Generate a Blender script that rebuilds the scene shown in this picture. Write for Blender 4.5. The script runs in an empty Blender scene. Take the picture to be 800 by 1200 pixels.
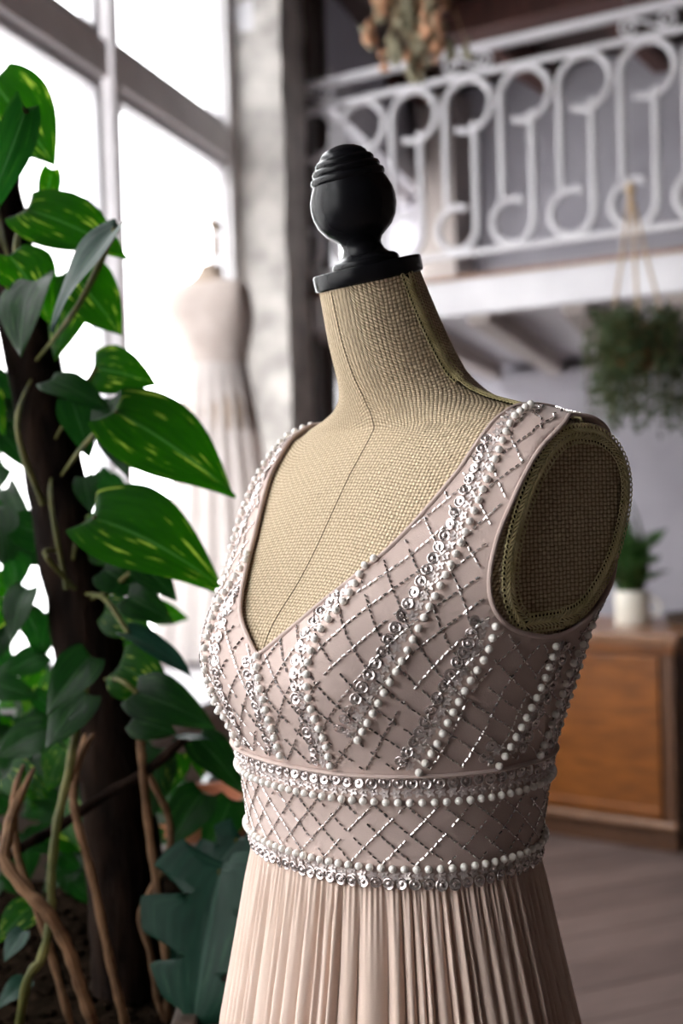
import bpy, bmesh, math, random
from mathutils import Vector, Matrix, Euler
from mathutils.bvhtree import BVHTree
from math import sin, cos, tan, pi, radians, sqrt, exp, atan2

S = bpy.context.scene
col = S.collection

# ---------------------------------------------------------------- camera
F_PX = 1450.0
CAM = Vector((0, 0, 1.35))
CAM_ROT = (Matrix.Rotation(radians(90 - 1.0), 3, 'X') @ Matrix.Rotation(radians(-1.7), 3, 'Z'))
cd = bpy.data.cameras.new('camera'); cam = bpy.data.objects.new('camera', cd); col.objects.link(cam)
cam.location = CAM; cam.rotation_euler = CAM_ROT.to_euler()
cd.sensor_fit = 'VERTICAL'; cd.sensor_height = 36; cd.sensor_width = 24
cd.lens = F_PX / 1200 * 36; cd.clip_start = .05; cd.clip_end = 200
cd.dof.use_dof = True; cd.dof.focus_distance = .93; cd.dof.aperture_fstop = 4.4
S.camera = cam
def ray(px, py):
    return (CAM_ROT @ Vector(((px - 400) / F_PX, (600 - py) / F_PX, -1))).normalized()
def at(px, py, Y):
    d = ray(px, py); return CAM + d * ((Y - CAM.y) / d.y)
def proj(p):
    v = CAM_ROT.transposed() @ (p - CAM)
    return (400 + F_PX * v.x / -v.z, 600 - F_PX * v.y / -v.z)
# ---------------------------------------------------------------- daylight (overcast sky through the window wall) and exposure
vs = S.view_settings
S.display_settings.display_device = 'sRGB'
vs.view_transform = 'Standard'; vs.look = 'None'; vs.gamma = 1; vs.use_curve_mapping = False
vs.exposure = 0.0
SKY = 11.0
world = bpy.data.worlds.new('overcast_sky'); S.world = world; world.use_nodes = True
bg = world.node_tree.nodes['Background']; bg.inputs[0].default_value = (.97, .985, 1.0, 1); bg.inputs[1].default_value = SKY
# window wall frame: s along the wall (away from the camera), t into the room
WP0 = Vector((-.425, 5.6, 0)); WE = Vector((.29, .957, 0)).normalized(); WN = Vector((WE.y, -WE.x, 0))
def ww(s, t, z): return WP0 + WE * s + WN * t + Vector((0, 0, z))
# balcony frame: q along the railing (to the right, towards the camera), t away from the camera
BP0 = Vector((.915, 5.2, 0)); BE = Vector((.857, -.514, 0)).normalized(); BN = Vector((-BE.y, BE.x, 0))
def bb_(q, t, z): return BP0 + BE * q + BN * t + Vector((0, 0, z))
def portal(name, s0, s1, z0, z1):
    l = bpy.data.lights.new(name, 'AREA'); l.shape = 'RECTANGLE'; l.size = abs(s1 - s0); l.size_y = z1 - z0
    l.cycles.is_portal = True
    o = bpy.data.objects.new(name, l); col.objects.link(o)
    m = Matrix((WE, Vector((0, 0, 1)), -WN)).transposed()     # local x, y, z; light shines along -z = into the room
    o.matrix_world = Matrix.Translation(ww((s0 + s1) / 2, -.16, (z0 + z1) / 2)) @ m.to_4x4()
portal('window_daylight', -8.3, -.02, .72, 3.9)
portal('window_daylight_far', .7, 3.2, .72, 3.4)
try:
    S.cycles.use_denoising = True; S.cycles.max_bounces = 10; S.cycles.diffuse_bounces = 6; S.cycles.sample_clamp_indirect = 6
except Exception: pass

# ---------------------------------------------------------------- mesh helpers
WLOC = {}
class MB:
    def __init__(s): s.v = []; s.f = []; s.uv = {}
    def add(s, vs_, fs):
        n = len(s.v); s.v += [Vector(p) for p in vs_]; s.f += [tuple(i + n for i in q) for q in fs]; return n
    def hexa(s, c):   # 8 corners: bottom loop 0-3, top loop 4-7
        s.add(c, [(0, 3, 2, 1), (4, 5, 6, 7), (0, 1, 5, 4), (1, 2, 6, 5), (2, 3, 7, 6), (3, 0, 4, 7)]); return s
    def box(s, fn, a0, a1, b0, b1, c0, c1):
        return s.hexa([fn(a0, b0, c0), fn(a1, b0, c0), fn(a1, b1, c0), fn(a0, b1, c0), fn(a0, b0, c1), fn(a1, b0, c1), fn(a1, b1, c1), fn(a0, b1, c1)])
    def tube(s, path, r, seg=8, closed=False, flat=1.0):
        P = [Vector(p) for p in path]; n = len(P); rr = r if isinstance(r, (list, tuple)) else [r] * n
        up = None; rings = []
        for i in range(n):
            a = P[(i - 1) % n] if (closed or i > 0) else P[i]; b = P[(i + 1) % n] if (closed or i < n - 1) else P[i]
            t = (b - a)
            t = t.normalized() if t.length > 1e-9 else Vector((0, 0, 1))
            if up is None:
                h = Vector((0, 0, 1)) if abs(t.z) < .9 else Vector((1, 0, 0)); up = (h - t * h.dot(t)).normalized()
            else:
                up = up - t * up.dot(t); up = up.normalized() if up.length > 1e-9 else Vector((1, 0, 0))
            w = t.cross(up)
            rings.append([P[i] + (up * cos(2 * pi * k / seg) * flat + w * sin(2 * pi * k / seg)) * rr[i] for k in range(seg)])
        n0 = s.add([p for q in rings for p in q], [])
        m = n if closed else n - 1
        for i in range(m):
            for k in range(seg):
                j = (i + 1) % n
                s.f.append((n0 + i * seg + k, n0 + i * seg + (k + 1) % seg, n0 + j * seg + (k + 1) % seg, n0 + j * seg + k))
        if not closed:
            s.f.append(tuple(n0 + k for k in range(seg))[::-1]); s.f.append(tuple(n0 + (n - 1) * seg + k for k in range(seg)))
        return s
    def lathe(s, prof, M=None, seg=32):
        M = M or Matrix.Identity(4); n0 = len(s.v)
        for r, h in prof:
            for k in range(seg): s.v.append(M @ Vector((r * cos(2 * pi * k / seg), r * sin(2 * pi * k / seg), h)))
        for i in range(len(prof) - 1):
            for k in range(seg):
                s.f.append((n0 + i * seg + k, n0 + i * seg + (k + 1) % seg, n0 + (i + 1) * seg + (k + 1) % seg, n0 + (i + 1) * seg + k))
        s.f.append(tuple(n0 + k for k in range(seg))[::-1]); s.f.append(tuple(n0 + (len(prof) - 1) * seg + k for k in range(seg)))
        return s
    def ball(s, c, r, u=10, v=6, sq=(1, 1, 1)):
        c = Vector(c); n0 = len(s.v)
        s.v.append(c + Vector((0, 0, -r * sq[2])))
        for i in range(1, v):
            a = -pi / 2 + pi * i / v
            for k in range(u): s.v.append(c + Vector((r * cos(a) * cos(2 * pi * k / u) * sq[0], r * cos(a) * sin(2 * pi * k / u) * sq[1], r * sin(a) * sq[2])))
        s.v.append(c + Vector((0, 0, r * sq[2]))); e = len(s.v) - 1
        for k in range(u):
            s.f.append((n0, n0 + 1 + (k + 1) % u, n0 + 1 + k)); s.f.append((e, e - u + k, e - u + (k + 1) % u))
        for i in range(v - 2):
            for k in range(u):
                a = n0 + 1 + i * u
                s.f.append((a + k, a + (k + 1) % u, a + u + (k + 1) % u, a + u + k))
        return s
    def build(s, name, mat, parent=None, smooth=True, bevel=0, origin=None, sharp=42, flip=None):
        if parent is not None: o0 = WLOC[parent.name]
        elif origin is not None: o0 = Vector(origin)
        else:
            xs = [p.x for p in s.v]; ys = [p.y for p in s.v]
            o0 = Vector(((min(xs) + max(xs)) / 2, (min(ys) + max(ys)) / 2, min(p.z for p in s.v)))
        me = bpy.data.meshes.new(name); me.from_pydata([p - o0 for p in s.v], [], s.f); me.update()
        if flip is None:
            bm = bmesh.new(); bm.from_mesh(me); bmesh.ops.recalc_face_normals(bm, faces=bm.faces); bm.to_mesh(me); bm.free()
        elif flip: me.flip_normals()
        if s.uv:
            ul = me.uv_layers.new(name='UVMap')
            for lo in me.loops: ul.data[lo.index].uv = s.uv.get(lo.vertex_index, (0, 0))
        me.materials.append(mat)
        if smooth:
            me.polygons.foreach_set('use_smooth', [True] * len(me.polygons)); me.set_sharp_from_angle(angle=radians(sharp))
        o = bpy.data.objects.new(name, me); col.objects.link(o)
        if parent is not None: o.parent = parent; WLOC[o.name] = o0.copy()
        else: o.location = o0; WLOC[o.name] = o0.copy()
        if bevel:
            b = o.modifiers.new('bevel', 'BEVEL'); b.width = bevel; b.segments = 2; b.limit_method = 'ANGLE'
        return o
def tag(o, label=None, cat=None, group=None, kind=None):
    if label: o['label'] = label
    if cat: o['category'] = cat
    if group: o['group'] = group
    if kind: o['kind'] = kind
    return o
def thing(name, loc, label, cat, group=None):
    o = bpy.data.objects.new(name, None); col.objects.link(o); o.location = loc; o.empty_display_size = .05
    WLOC[o.name] = Vector(loc); return tag(o, label, cat, group)
def inst(name, me, M, parent):
    """an object sharing mesh me, placed by world matrix M, child of parent (a translation-only thing)"""
    o = bpy.data.objects.new(name, me); col.objects.link(o); o.parent = parent
    o.matrix_local = Matrix.Translation(-WLOC[parent.name]) @ M; return o
def xyz(x, y, z): return Vector((x, y, z))
def frame(o, x, y, z):
    return Matrix(((x.x, y.x, z.x, o.x), (x.y, y.y, z.y, o.y), (x.z, y.z, z.z, o.z), (0, 0, 0, 1)))
def smooth_path(P, n=8):
    P = [Vector(p) for p in P]; out = []
    for i in range(len(P) - 1):
        a = P[max(i - 1, 0)]; b = P[i]; c = P[i + 1]; d = P[min(i + 2, len(P) - 1)]
        for k in range(n):
            t = k / n; out.append(.5 * ((2 * b) + (c - a) * t + (2 * a - 5 * b + 4 * c - d) * t * t + (3 * b - a - 3 * c + d) * t ** 3))
    out.append(P[-1]); return out

# ---------------------------------------------------------------- materials
def mat(name, c, rough=.6, metal=0, spec=.5):
    m = bpy.data.materials.new(name); m.use_nodes = True; b = m.node_tree.nodes['Principled BSDF']
    b.inputs['Base Color'].default_value = (*c, 1); b.inputs['Roughness'].default_value = rough; b.inputs['Metallic'].default_value = metal
    b.inputs['Specular IOR Level'].default_value = spec
    return m
def nd(m, t, **k):
    n = m.node_tree.nodes.new(t)
    for a, v in k.items(): setattr(n, a, v)
    return n
def lk(m, a, b): m.node_tree.links.new(a, b)
def P_(m): return m.node_tree.nodes['Principled BSDF']
def noisy(m, c0, c1, scale=8, stretch=(1, 1, 1), bump=0, detail=5, dist=.01, lo=.35, hi=.65):
    tc = nd(m, 'ShaderNodeTexCoord'); mp = nd(m, 'ShaderNodeMapping'); mp.inputs['Scale'].default_value = stretch
    no = nd(m, 'ShaderNodeTexNoise'); no.inputs['Scale'].default_value = scale; no.inputs['Detail'].default_value = detail
    cr = nd(m, 'ShaderNodeValToRGB'); cr.color_ramp.elements[0].position = lo; cr.color_ramp.elements[1].position = hi
    cr.color_ramp.elements[0].color = (*c0, 1); cr.color_ramp.elements[1].color = (*c1, 1)
    lk(m, tc.outputs['Object'], mp.inputs[0]); lk(m, mp.outputs[0], no.inputs['Vector']); lk(m, no.outputs['Fac'], cr.inputs[0]); lk(m, cr.outputs[0], P_(m).inputs['Base Color'])
    if bump:
        bp = nd(m, 'ShaderNodeBump'); bp.inputs['Strength'].default_value = bump; bp.inputs['Distance'].default_value = dist
        lk(m, no.outputs['Fac'], bp.inputs['Height']); lk(m, bp.outputs[0], P_(m).inputs['Normal'])
    return m
M = {}
M['wall'] = noisy(mat('painted_plaster', (.5, .48, .53), .8), (.37, .352, .395), (.43, .412, .455), 3, bump=.05)
M['side_wall'] = noisy(mat('dark_brown_plaster', (.2, .17, .15), .85), (.09, .075, .068), (.13, .11, .10), 3)  # even dark brown, chosen to limit light bounced off these walls
M['white_paint'] = noisy(mat('white_paint', (.8, .79, .8), .5), (.52, .505, .53), (.60, .585, .605), 4)
M['frame_paint'] = noisy(mat('grey_window_paint', (.55, .53, .55), .45), (.70, .675, .685), (.80, .77, .78), 6)
M['concrete'] = noisy(mat('rough_concrete', (.4, .38, .36), .9), (.30, .28, .265), (.52, .49, .46), 7, bump=.6, dist=.02, detail=9)
M['steel'] = noisy(mat('dark_painted_steel', (.05, .04, .04), .55), (.045, .036, .032), (.08, .065, .058), 12, bump=.2)
M['ceiling'] = noisy(mat('dark_stained_boards', (.03, .015, .012), .6), (.022, .011, .009), (.05, .022, .016), 6, (1, 12, 1), bump=.1)
M['beam_red'] = noisy(mat('red_brown_beam', (.06, .02, .015), .6), (.05, .017, .012), (.09, .03, .022), 6, (1, 8, 1))
M['outside'] = noisy(mat('pale_render_facade', (.75, .73, .7), .9), (.7, .68, .66), (.8, .78, .76), 1)
M['outside_trim'] = mat('facade_stone_trim', (.6, .6, .6), .9)
M['street'] = mat('street_asphalt', (.3, .3, .3), .9)
M['outside_glass'] = mat('facade_window_glass', (.13, .16, .18), .3, spec=.1)
M['skirting_wall'] = noisy(mat('taupe_apron_panel', (.36, .31, .29), .7), (.33, .285, .265), (.40, .345, .32), 5)
m = M['glass'] = bpy.data.materials.new('window_glass'); m.use_nodes = True; nt = m.node_tree; nt.nodes.remove(nt.nodes['Principled BSDF'])
tr = nd(m, 'ShaderNodeBsdfTransparent'); gl = nd(m, 'ShaderNodeBsdfGlossy'); gl.inputs['Roughness'].default_value = .02; mx = nd(m, 'ShaderNodeMixShader')
lw = nd(m, 'ShaderNodeLayerWeight'); fr = nd(m, 'ShaderNodeMath', operation='MULTIPLY_ADD'); fr.inputs[1].default_value = .16; fr.inputs[2].default_value = .02
pw = nd(m, 'ShaderNodeMath', operation='POWER'); pw.inputs[1].default_value = 5; lk(m, lw.outputs['Facing'], pw.inputs[0]); lk(m, pw.outputs[0], fr.inputs[0])
lk(m, fr.outputs[0], mx.inputs[0]); lk(m, tr.outputs[0], mx.inputs[1]); lk(m, gl.outputs[0], mx.inputs[2]); lk(m, mx.outputs[0], nt.nodes['Material Output'].inputs[0])
def wood(name, c0, c1, rough=.45, scale=5, stretch=(1, 14, 14)):
    return noisy(mat(name, c0, rough), c0, c1, scale, stretch, bump=.08, dist=.003)
M['cab'] = wood('honey_brown_wood', (.15, .045, .006), (.25, .08, .012), .4, 4, (2, 2, 9))
M['cab_dark'] = wood('dark_and_shaded_wood', (.07, .028, .012), (.12, .05, .02), .45)  # dark wood, also painted shade on the sideboard's right side
M['cab_top'] = wood('worn_cabinet_top', (.16, .07, .03), (.26, .13, .07), .3)
M['plank'] = []
for i, (a, b) in enumerate([((.115, .08, .07), (.17, .122, .11)), ((.14, .10, .09), (.20, .148, .132)), ((.09, .062, .055), (.14, .10, .09))]):
    M['plank'].append(wood('grey_brown_floorboard', a, b, .45, 3, (2, 22, 2)))
M['floor'] = mat('floor_subfloor', (.10, .075, .065), .8)
M['black_wood'] = noisy(mat('black_lacquered_wood', (.012, .012, .014), .26, spec=.16), (.004, .004, .005), (.009, .009, .011), 14, bump=.05)
# burlap with a woven relief from thread-wise coordinates (UV in cm)
def burlap(name, c0, c1, ux, uy, dep=.12):
    m = mat(name, c0, .9, spec=.2)
    uv = nd(m, 'ShaderNodeUVMap'); sp = nd(m, 'ShaderNodeSeparateXYZ'); lk(m, uv.outputs[0], sp.inputs[0])
    def op(o, a, b=None, c=None):
        n = nd(m, 'ShaderNodeMath', operation=o)
        for i, q in enumerate((a, b, c)):
            if q is None: continue
            if isinstance(q, (int, float)): n.inputs[i].default_value = q
            else: lk(m, q, n.inputs[i])
        return n.outputs[0]
    nz = nd(m, 'ShaderNodeTexNoise'); nz.inputs['Scale'].default_value = 1.1; nz.inputs['Detail'].default_value = 3; lk(m, uv.outputs[0], nz.inputs['Vector'])
    wob = op('MULTIPLY', op('SUBTRACT', nz.outputs['Fac'], .5), .55)
    u = op('ADD', op('MULTIPLY', sp.outputs[0], 1 / ux), wob); v = op('ADD', op('MULTIPLY', sp.outputs[1], 1 / uy), wob)
    fu, fv = op('FRACT', u), op('FRACT', v)
    par = op('FLOORED_MODULO', op('ADD', op('FLOOR', u), op('FLOOR', v)), 2)
    su = op('SINE', op('MULTIPLY', fu, pi)); sv = op('SINE', op('MULTIPLY', fv, pi))
    h1 = op('MULTIPLY', op('POWER', su, .6), op('ADD', op('MULTIPLY', sv, .5), .5)); h2 = op('MULTIPLY', op('POWER', sv, .6), op('ADD', op('MULTIPLY', su, .45), .35))
    h = op('ADD', op('MULTIPLY', h1, par), op('MULTIPLY', h2, op('SUBTRACT', 1, par)))
    fib = nd(m, 'ShaderNodeTexNoise'); fib.inputs['Scale'].default_value = 5; fib.inputs['Detail'].default_value = 4; lk(m, uv.outputs[0], fib.inputs['Vector'])
    k = op('ADD', op('MULTIPLY', h, .75), op('MULTIPLY', fib.outputs['Fac'], .5))
    cr = nd(m, 'ShaderNodeValToRGB'); e = cr.color_ramp.elements; e[0].position = .30; e[1].position = .85; e[0].color = (*c0, 1); e[1].color = (*c1, 1)  # thread gaps go dark: shade between threads painted into the colour
    lk(m, k, cr.inputs[0]); lk(m, cr.outputs[0], P_(m).inputs['Base Color'])
    bp = nd(m, 'ShaderNodeBump'); bp.inputs['Strength'].default_value = .9; bp.inputs['Distance'].default_value = dep * .01
    lk(m, k, bp.inputs['Height']); lk(m, bp.outputs[0], P_(m).inputs['Normal'])
    return m
M['burlap'] = burlap('woven_burlap', (.19, .135, .075), (.70, .56, .39), .36, .30, .2)
M['burlap_in_shade'] = burlap('shaded_woven_burlap', (.15, .105, .055), (.54, .43, .28), .40, .31, .2)  # darker copy of the torso burlap, shade put into the colour
M['gimp'] = noisy(mat('olive_gold_gimp_braid', (.4, .34, .17), .38), (.42, .36, .17), (.60, .52, .28), 60)
M['gimp_shadow'] = mat('painted_braid_shadow', (.03, .024, .012), .9, spec=.1)  # near-black olive standing in for the shadow under the braid
M['seam'] = mat('dark_seam_thread', (.10, .07, .035), .9)
def cloth(name, c0, c1, trans=.0, rough=.8, fine=900, bump=.25):
    m = noisy(mat(name, c0, rough, spec=.25), c0, c1, 14)
    P_(m).inputs['Sheen Weight'].default_value = .15
    tc = nd(m, 'ShaderNodeTexCoord'); no = nd(m, 'ShaderNodeTexNoise'); no.inputs['Scale'].default_value = fine; lk(m, tc.outputs['Object'], no.inputs['Vector'])
    bp = nd(m, 'ShaderNodeBump'); bp.inputs['Strength'].default_value = bump; bp.inputs['Distance'].default_value = .0006; lk(m, no.outputs['Fac'], bp.inputs['Height']); lk(m, bp.outputs[0], P_(m).inputs['Normal'])
    if trans:
        t = nd(m, 'ShaderNodeBsdfTranslucent'); t.inputs[0].default_value = (*c1, 1); mx = nd(m, 'ShaderNodeMixShader'); mx.inputs[0].default_value = trans
        lk(m, P_(m).outputs[0], mx.inputs[1]); lk(m, t.outputs[0], mx.inputs[2]); lk(m, mx.outputs[0], m.node_tree.nodes['Material Output'].inputs[0])
    return m
M['bodice'] = cloth('blush_mauve_tulle_over_lining', (.50, .385, .345), (.58, .455, .41))
M['skirt'] = cloth('blush_tulle', (.70, .54, .45), (.77, .60, .51), .18)
M['pearl'] = mat('ivory_pearl', (.90, .86, .80), .2); P_(M['pearl']).inputs['Coat Weight'].default_value = .4; P_(M['pearl']).inputs['Sheen Weight'].default_value = .2
M['bead'] = mat('silver_bugle_bead', (.62, .58, .56), .2, .9)
M['sequin'] = mat('pinkish_silver_sequin', (.66, .58, .56), .22, .75)
M['sequin_matte'] = mat('lilac_flower_sequin', (.70, .62, .60), .3, .35)
M['stone'] = mat('dark_facet', (.16, .14, .14), .15, .8)
def leafmat(name, c0, c1, var, tr=.4, glow=4.2):
    m = mat(name, c0, .40, spec=.14)
    uv = nd(m, 'ShaderNodeUVMap'); mp = nd(m, 'ShaderNodeMapping'); mp.inputs['Scale'].default_value = (2.2, 5, 1); mp.inputs['Rotation'].default_value = (0, 0, .5)
    oi = nd(m, 'ShaderNodeObjectInfo'); no = nd(m, 'ShaderNodeTexNoise', noise_dimensions='4D'); no.inputs['Scale'].default_value = 1.6; no.inputs['Detail'].default_value = 4
    ml = nd(m, 'ShaderNodeMath', operation='MULTIPLY'); ml.inputs[1].default_value = 40
    lk(m, uv.outputs[0], mp.inputs[0]); lk(m, mp.outputs[0], no.inputs['Vector']); lk(m, oi.outputs['Random'], ml.inputs[0]); lk(m, ml.outputs[0], no.inputs['W'])
    cr = nd(m, 'ShaderNodeValToRGB'); e = cr.color_ramp.elements; e[0].position = .3; e[0].color = (*c0, 1); e[1].position = .6; e[1].color = (*c1, 1)
    x = e.new(.66); x.color = (*var, 1)
    lk(m, no.outputs['Fac'], cr.inputs[0])
    # midrib and side veins: paler lines
    sp = nd(m, 'ShaderNodeSeparateXYZ'); lk(m, uv.outputs[0], sp.inputs[0])
    ab = nd(m, 'ShaderNodeMath', operation='ABSOLUTE'); lk(m, sp.outputs[1], ab.inputs[0])
    lt = nd(m, 'ShaderNodeMath', operation='LESS_THAN'); lt.inputs[1].default_value = .035; lk(m, ab.outputs[0], lt.inputs[0])
    mc = nd(m, 'ShaderNodeMix', data_type='RGBA'); mc.inputs['B'].default_value = (c1[0] * 1.5 + .01, c1[1] * 1.4 + .01, c1[2] * 1.5 + .01, 1)
    lk(m, lt.outputs[0], mc.inputs['Factor']); lk(m, cr.outputs[0], mc.inputs['A']); lk(m, mc.outputs['Result'], P_(m).inputs['Base Color'])
    t = nd(m, 'ShaderNodeBsdfTranslucent'); mx = nd(m, 'ShaderNodeMixShader'); mx.inputs[0].default_value = tr
    hs = nd(m, 'ShaderNodeHueSaturation'); hs.inputs['Saturation'].default_value = 1.15; hs.inputs['Value'].default_value = glow; lk(m, mc.outputs['Result'], hs.inputs['Color']); lk(m, hs.outputs[0], t.inputs[0])
    lk(m, P_(m).outputs[0], mx.inputs[1]); lk(m, t.outputs[0], mx.inputs[2]); lk(m, mx.outputs[0], m.node_tree.nodes['Material Output'].inputs[0])
    wv = nd(m, 'ShaderNodeTexNoise'); wv.inputs['Scale'].default_value = 5; lk(m, uv.outputs[0], wv.inputs['Vector'])
    bp = nd(m, 'ShaderNodeBump'); bp.inputs['Strength'].default_value = .25; bp.inputs['Distance'].default_value = .004; lk(m, wv.outputs['Fac'], bp.inputs['Height']); lk(m, bp.outputs[0], P_(m).inputs['Normal'])
    return m
M['pothos'] = leafmat('variegated_pothos_leaf', (.006, .028, .004), (.011, .045, .006), (.16, .22, .045))
M['dark_leaf'] = leafmat('dark_green_leaf', (.003, .014, .0035), (.006, .024, .005), (.012, .036, .008), .3)
M['teal_leaf'] = leafmat('blue_green_leaf', (.005, .02, .013), (.009, .032, .02), (.016, .045, .028), .15)
M['grey_leaf'] = leafmat('grey_green_leaf', (.03, .048, .024), (.06, .085, .042), (.12, .15, .08), .3, 1.2)
M['herb_leaf'] = leafmat('herb_leaf', (.02, .055, .015), (.045, .10, .03), (.12, .18, .07), .3, 1.3)
M['bark'] = noisy(mat('dark_fibrous_bark', (.02, .012, .009), .95, spec=.05), (.004, .0025, .002), (.014, .008, .0055), 45, (1, 1, .3), bump=.9, dist=.01, detail=8)
M['vine'] = noisy(mat('woody_brown_vine', (.16, .09, .05), .8, spec=.15), (.07, .036, .018), (.17, .095, .05), 30, bump=.3)
M['stem_green'] = noisy(mat('olive_stem', (.12, .13, .03), .6, spec=.2), (.04, .045, .01), (.10, .095, .025), 30)
M['terracotta'] = noisy(mat('terracotta', (.32, .11, .05), .8), (.27, .09, .04), (.38, .14, .07), 12, bump=.1)
M['zinc'] = noisy(mat('dull_zinc', (.3, .33, .34), .45, .6), (.25, .28, .29), (.36, .39, .40), 9)
M['black_pot'] = mat('charcoal_planter', (.02, .018, .017), .6)
M['soil'] = noisy(mat('potting_soil', (.015, .01, .008), 1, spec=0), (.004, .003, .002), (.014, .009, .006), 60, bump=1, dist=.01)
M['bench'] = wood('dark_bench_wood', (.03, .018, .012), (.06, .035, .022), .6)
M['mug'] = noisy(mat('cream_glazed_ceramic', (.72, .68, .60), .25), (.70, .66, .57), (.77, .73, .65), 10)
M['rope'] = noisy(mat('jute_rope', (.42, .30, .19), .9), (.36, .25, .15), (.50, .37, .25), 60, bump=.5)
M['dried'] = noisy(mat('dried_flower_straw', (.30, .20, .11), .9), (.20, .13, .07), (.42, .27, .14), 30)
M['dried_bloom'] = noisy(mat('dried_peach_petals', (.42, .21, .11), .9), (.32, .16, .09), (.52, .28, .16), 40)
M['dried_grey'] = noisy(mat('dried_grey_green', (.22, .20, .13), .9), (.16, .15, .09), (.32, .29, .2), 40)
M['tray'] = mat('dark_brown_wicker', (.05, .03, .02), .7)
M['curtain'] = cloth('pale_grey_curtain', (.5, .49, .53), (.56, .55, .59), .2)
M['lace'] = cloth('ivory_lace', (.62, .53, .48), (.74, .65, .60), .25)
M['ivory_skirt'] = cloth('ivory_chiffon', (.72, .66, .63), (.80, .74, .71), .35)
M['linen_form'] = cloth('beige_linen_form', (.42, .32, .25), (.50, .39, .31))
# ================================================================ THE SETTING
# floor: subfloor plus single boards where they can be told apart
def slab(z0, z1):     # room outline as a prism
    P = [ww(-10.4, -.2, 0), Vector((4.45, -4.4, 0)), Vector((4.45, 9.6, 0)), ww(4.6, -.2, 0)]
    return MB().hexa([Vector((p.x, p.y, z0)) for p in P] + [Vector((p.x, p.y, z1)) for p in P])
mb = slab(-.06, -.018); floor = tag(mb.build('floor', M['floor'], origin=(0, 0, 0), smooth=False), kind='structure')
fd = Vector((1, .41, 0)).normalized(); fn = Vector((-fd.y, fd.x, 0)); random.seed(3)
PL, PW = 1.5, .17
pm = []
for k in range(3):
    b = MB(); b.box(xyz, -PL / 2 + .002, PL / 2 - .002, -PW / 2 + .002, PW / 2 - .002, -.018, 0)
    me = bpy.data.meshes.new('floor_plank'); me.from_pydata(b.v, [], b.f); me.materials.append(M['plank'][k]); pm.append(me)
spots = []
for i in range(-60, 60):
    for j in range(-10, 10):
        c = Vector((1.3, 4.2, 0)) + fd * (j * PL + (i % 3) * .5 + (i % 2) * .21) + fn * (i * PW)
        if -2.2 < c.x < 5.2 and .6 < c.y < 7.6: spots.append(((c - Vector((1.2, 3.4, 0))).length, c))
spots.sort(key=lambda q: q[0])
ang = atan2(fd.y, fd.x)
for d, c in spots[:260]:
    o = inst('floor_plank', random.choice(pm), Matrix.Translation(c + Vector((0, 0, random.uniform(-.001, 0)))) @ Matrix.Rotation(ang, 4, 'Z'), floor)
# window wall: apron below, header above, end piece
def wbox(name, mt, *a, label=None, bevel=0, kind='structure', parent=None):
    b = MB(); b.box(ww, *a); return tag(b.build(name, mt, parent=parent, smooth=False, bevel=bevel), label, kind=None if parent else kind)
wl = wbox('wall_left', M['skirting_wall'], -9.8, 3.4, -.2, 0, 0, .66)
wbox('header', M['wall'], -9.8, .0, -.2, .0, 3.9, 4.3, parent=wl)
wbox('solid_bay', M['side_wall'], -10.4, -8.295, -.2, .0, .66, 3.9, parent=wl)
wbox('header', M['white_paint'], 0, 3.4, -.2, .10, 3.42, 3.62, parent=wl)
wbox('header', M['wall'], 0, 3.4, -.2, .06, 3.62, 4.3, parent=wl)
wbox('panel_batten', M['skirting_wall'], -1.22, -1.16, 0, .02, 0, .64, parent=wl)
wbox('panel_batten', M['skirting_wall'], -.08, -.02, 0, .02, 0, .64, parent=wl)
wbox('panel_batten', M['skirting_wall'], -2.40, -2.34, 0, .02, 0, .64, parent=wl)
wbox('trim_1', M['white_paint'], -8.2, -.02, -.2, .52, .66, .71, bevel=.006)     # deep window ledge
wbox('trim_2', M['skirting_wall'], -8.2, -.02, .40, .46, 0, .66)                 # ledge apron board
# window bays
bays = [(-1.18 * (k + 1), -1.18 * k) for k in range(7)]
for n, (s0, s1) in enumerate(bays):
    h = .048
    b = MB(); b.box(ww, s0 - h if n == 6 else s0, s0 + h, -.11, .0, .71, 3.9)
    if n == 0: b.box(ww, s1 - h - .03, s1 - .005, -.11, 0, .71, 3.9)
    b.box(ww, s0 + h, s1 - h * (1 if n else 1), -.11, .0, 2.84, 2.97); b.box(ww, s0 + h, s1 - h, -.11, .0, 3.84, 3.9); b.box(ww, s0 + h, s1 - h, -.11, .0, .71, .78)
    w = tag(b.build('window_%d' % (n + 1), M['frame_paint'], smooth=False, bevel=.004), kind='structure')
    for (z0, z1) in ((.78, 2.84), (2.97, 3.84)):
        b = MB(); g = .045      # inner sash
        b.box(ww, s0 + h, s0 + h + g, -.085, -.025, z0, z1); b.box(ww, s1 - h - g, s1 - h, -.085, -.025, z0, z1)
        b.box(ww, s0 + h + g, s1 - h - g, -.085, -.025, z0, z0 + g); b.box(ww, s0 + h + g, s1 - h - g, -.085, -.025, z1 - g, z1)
        b.build('sash', M['white_paint'], w, smooth=False, bevel=.004)
        b = MB(); b.box(ww, s0 + h + g - .005, s1 - h - g + .005, -.058, -.052, z0 + g - .005, z1 - g + .005); b.build('pane', M['glass'], w, smooth=False)
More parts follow.
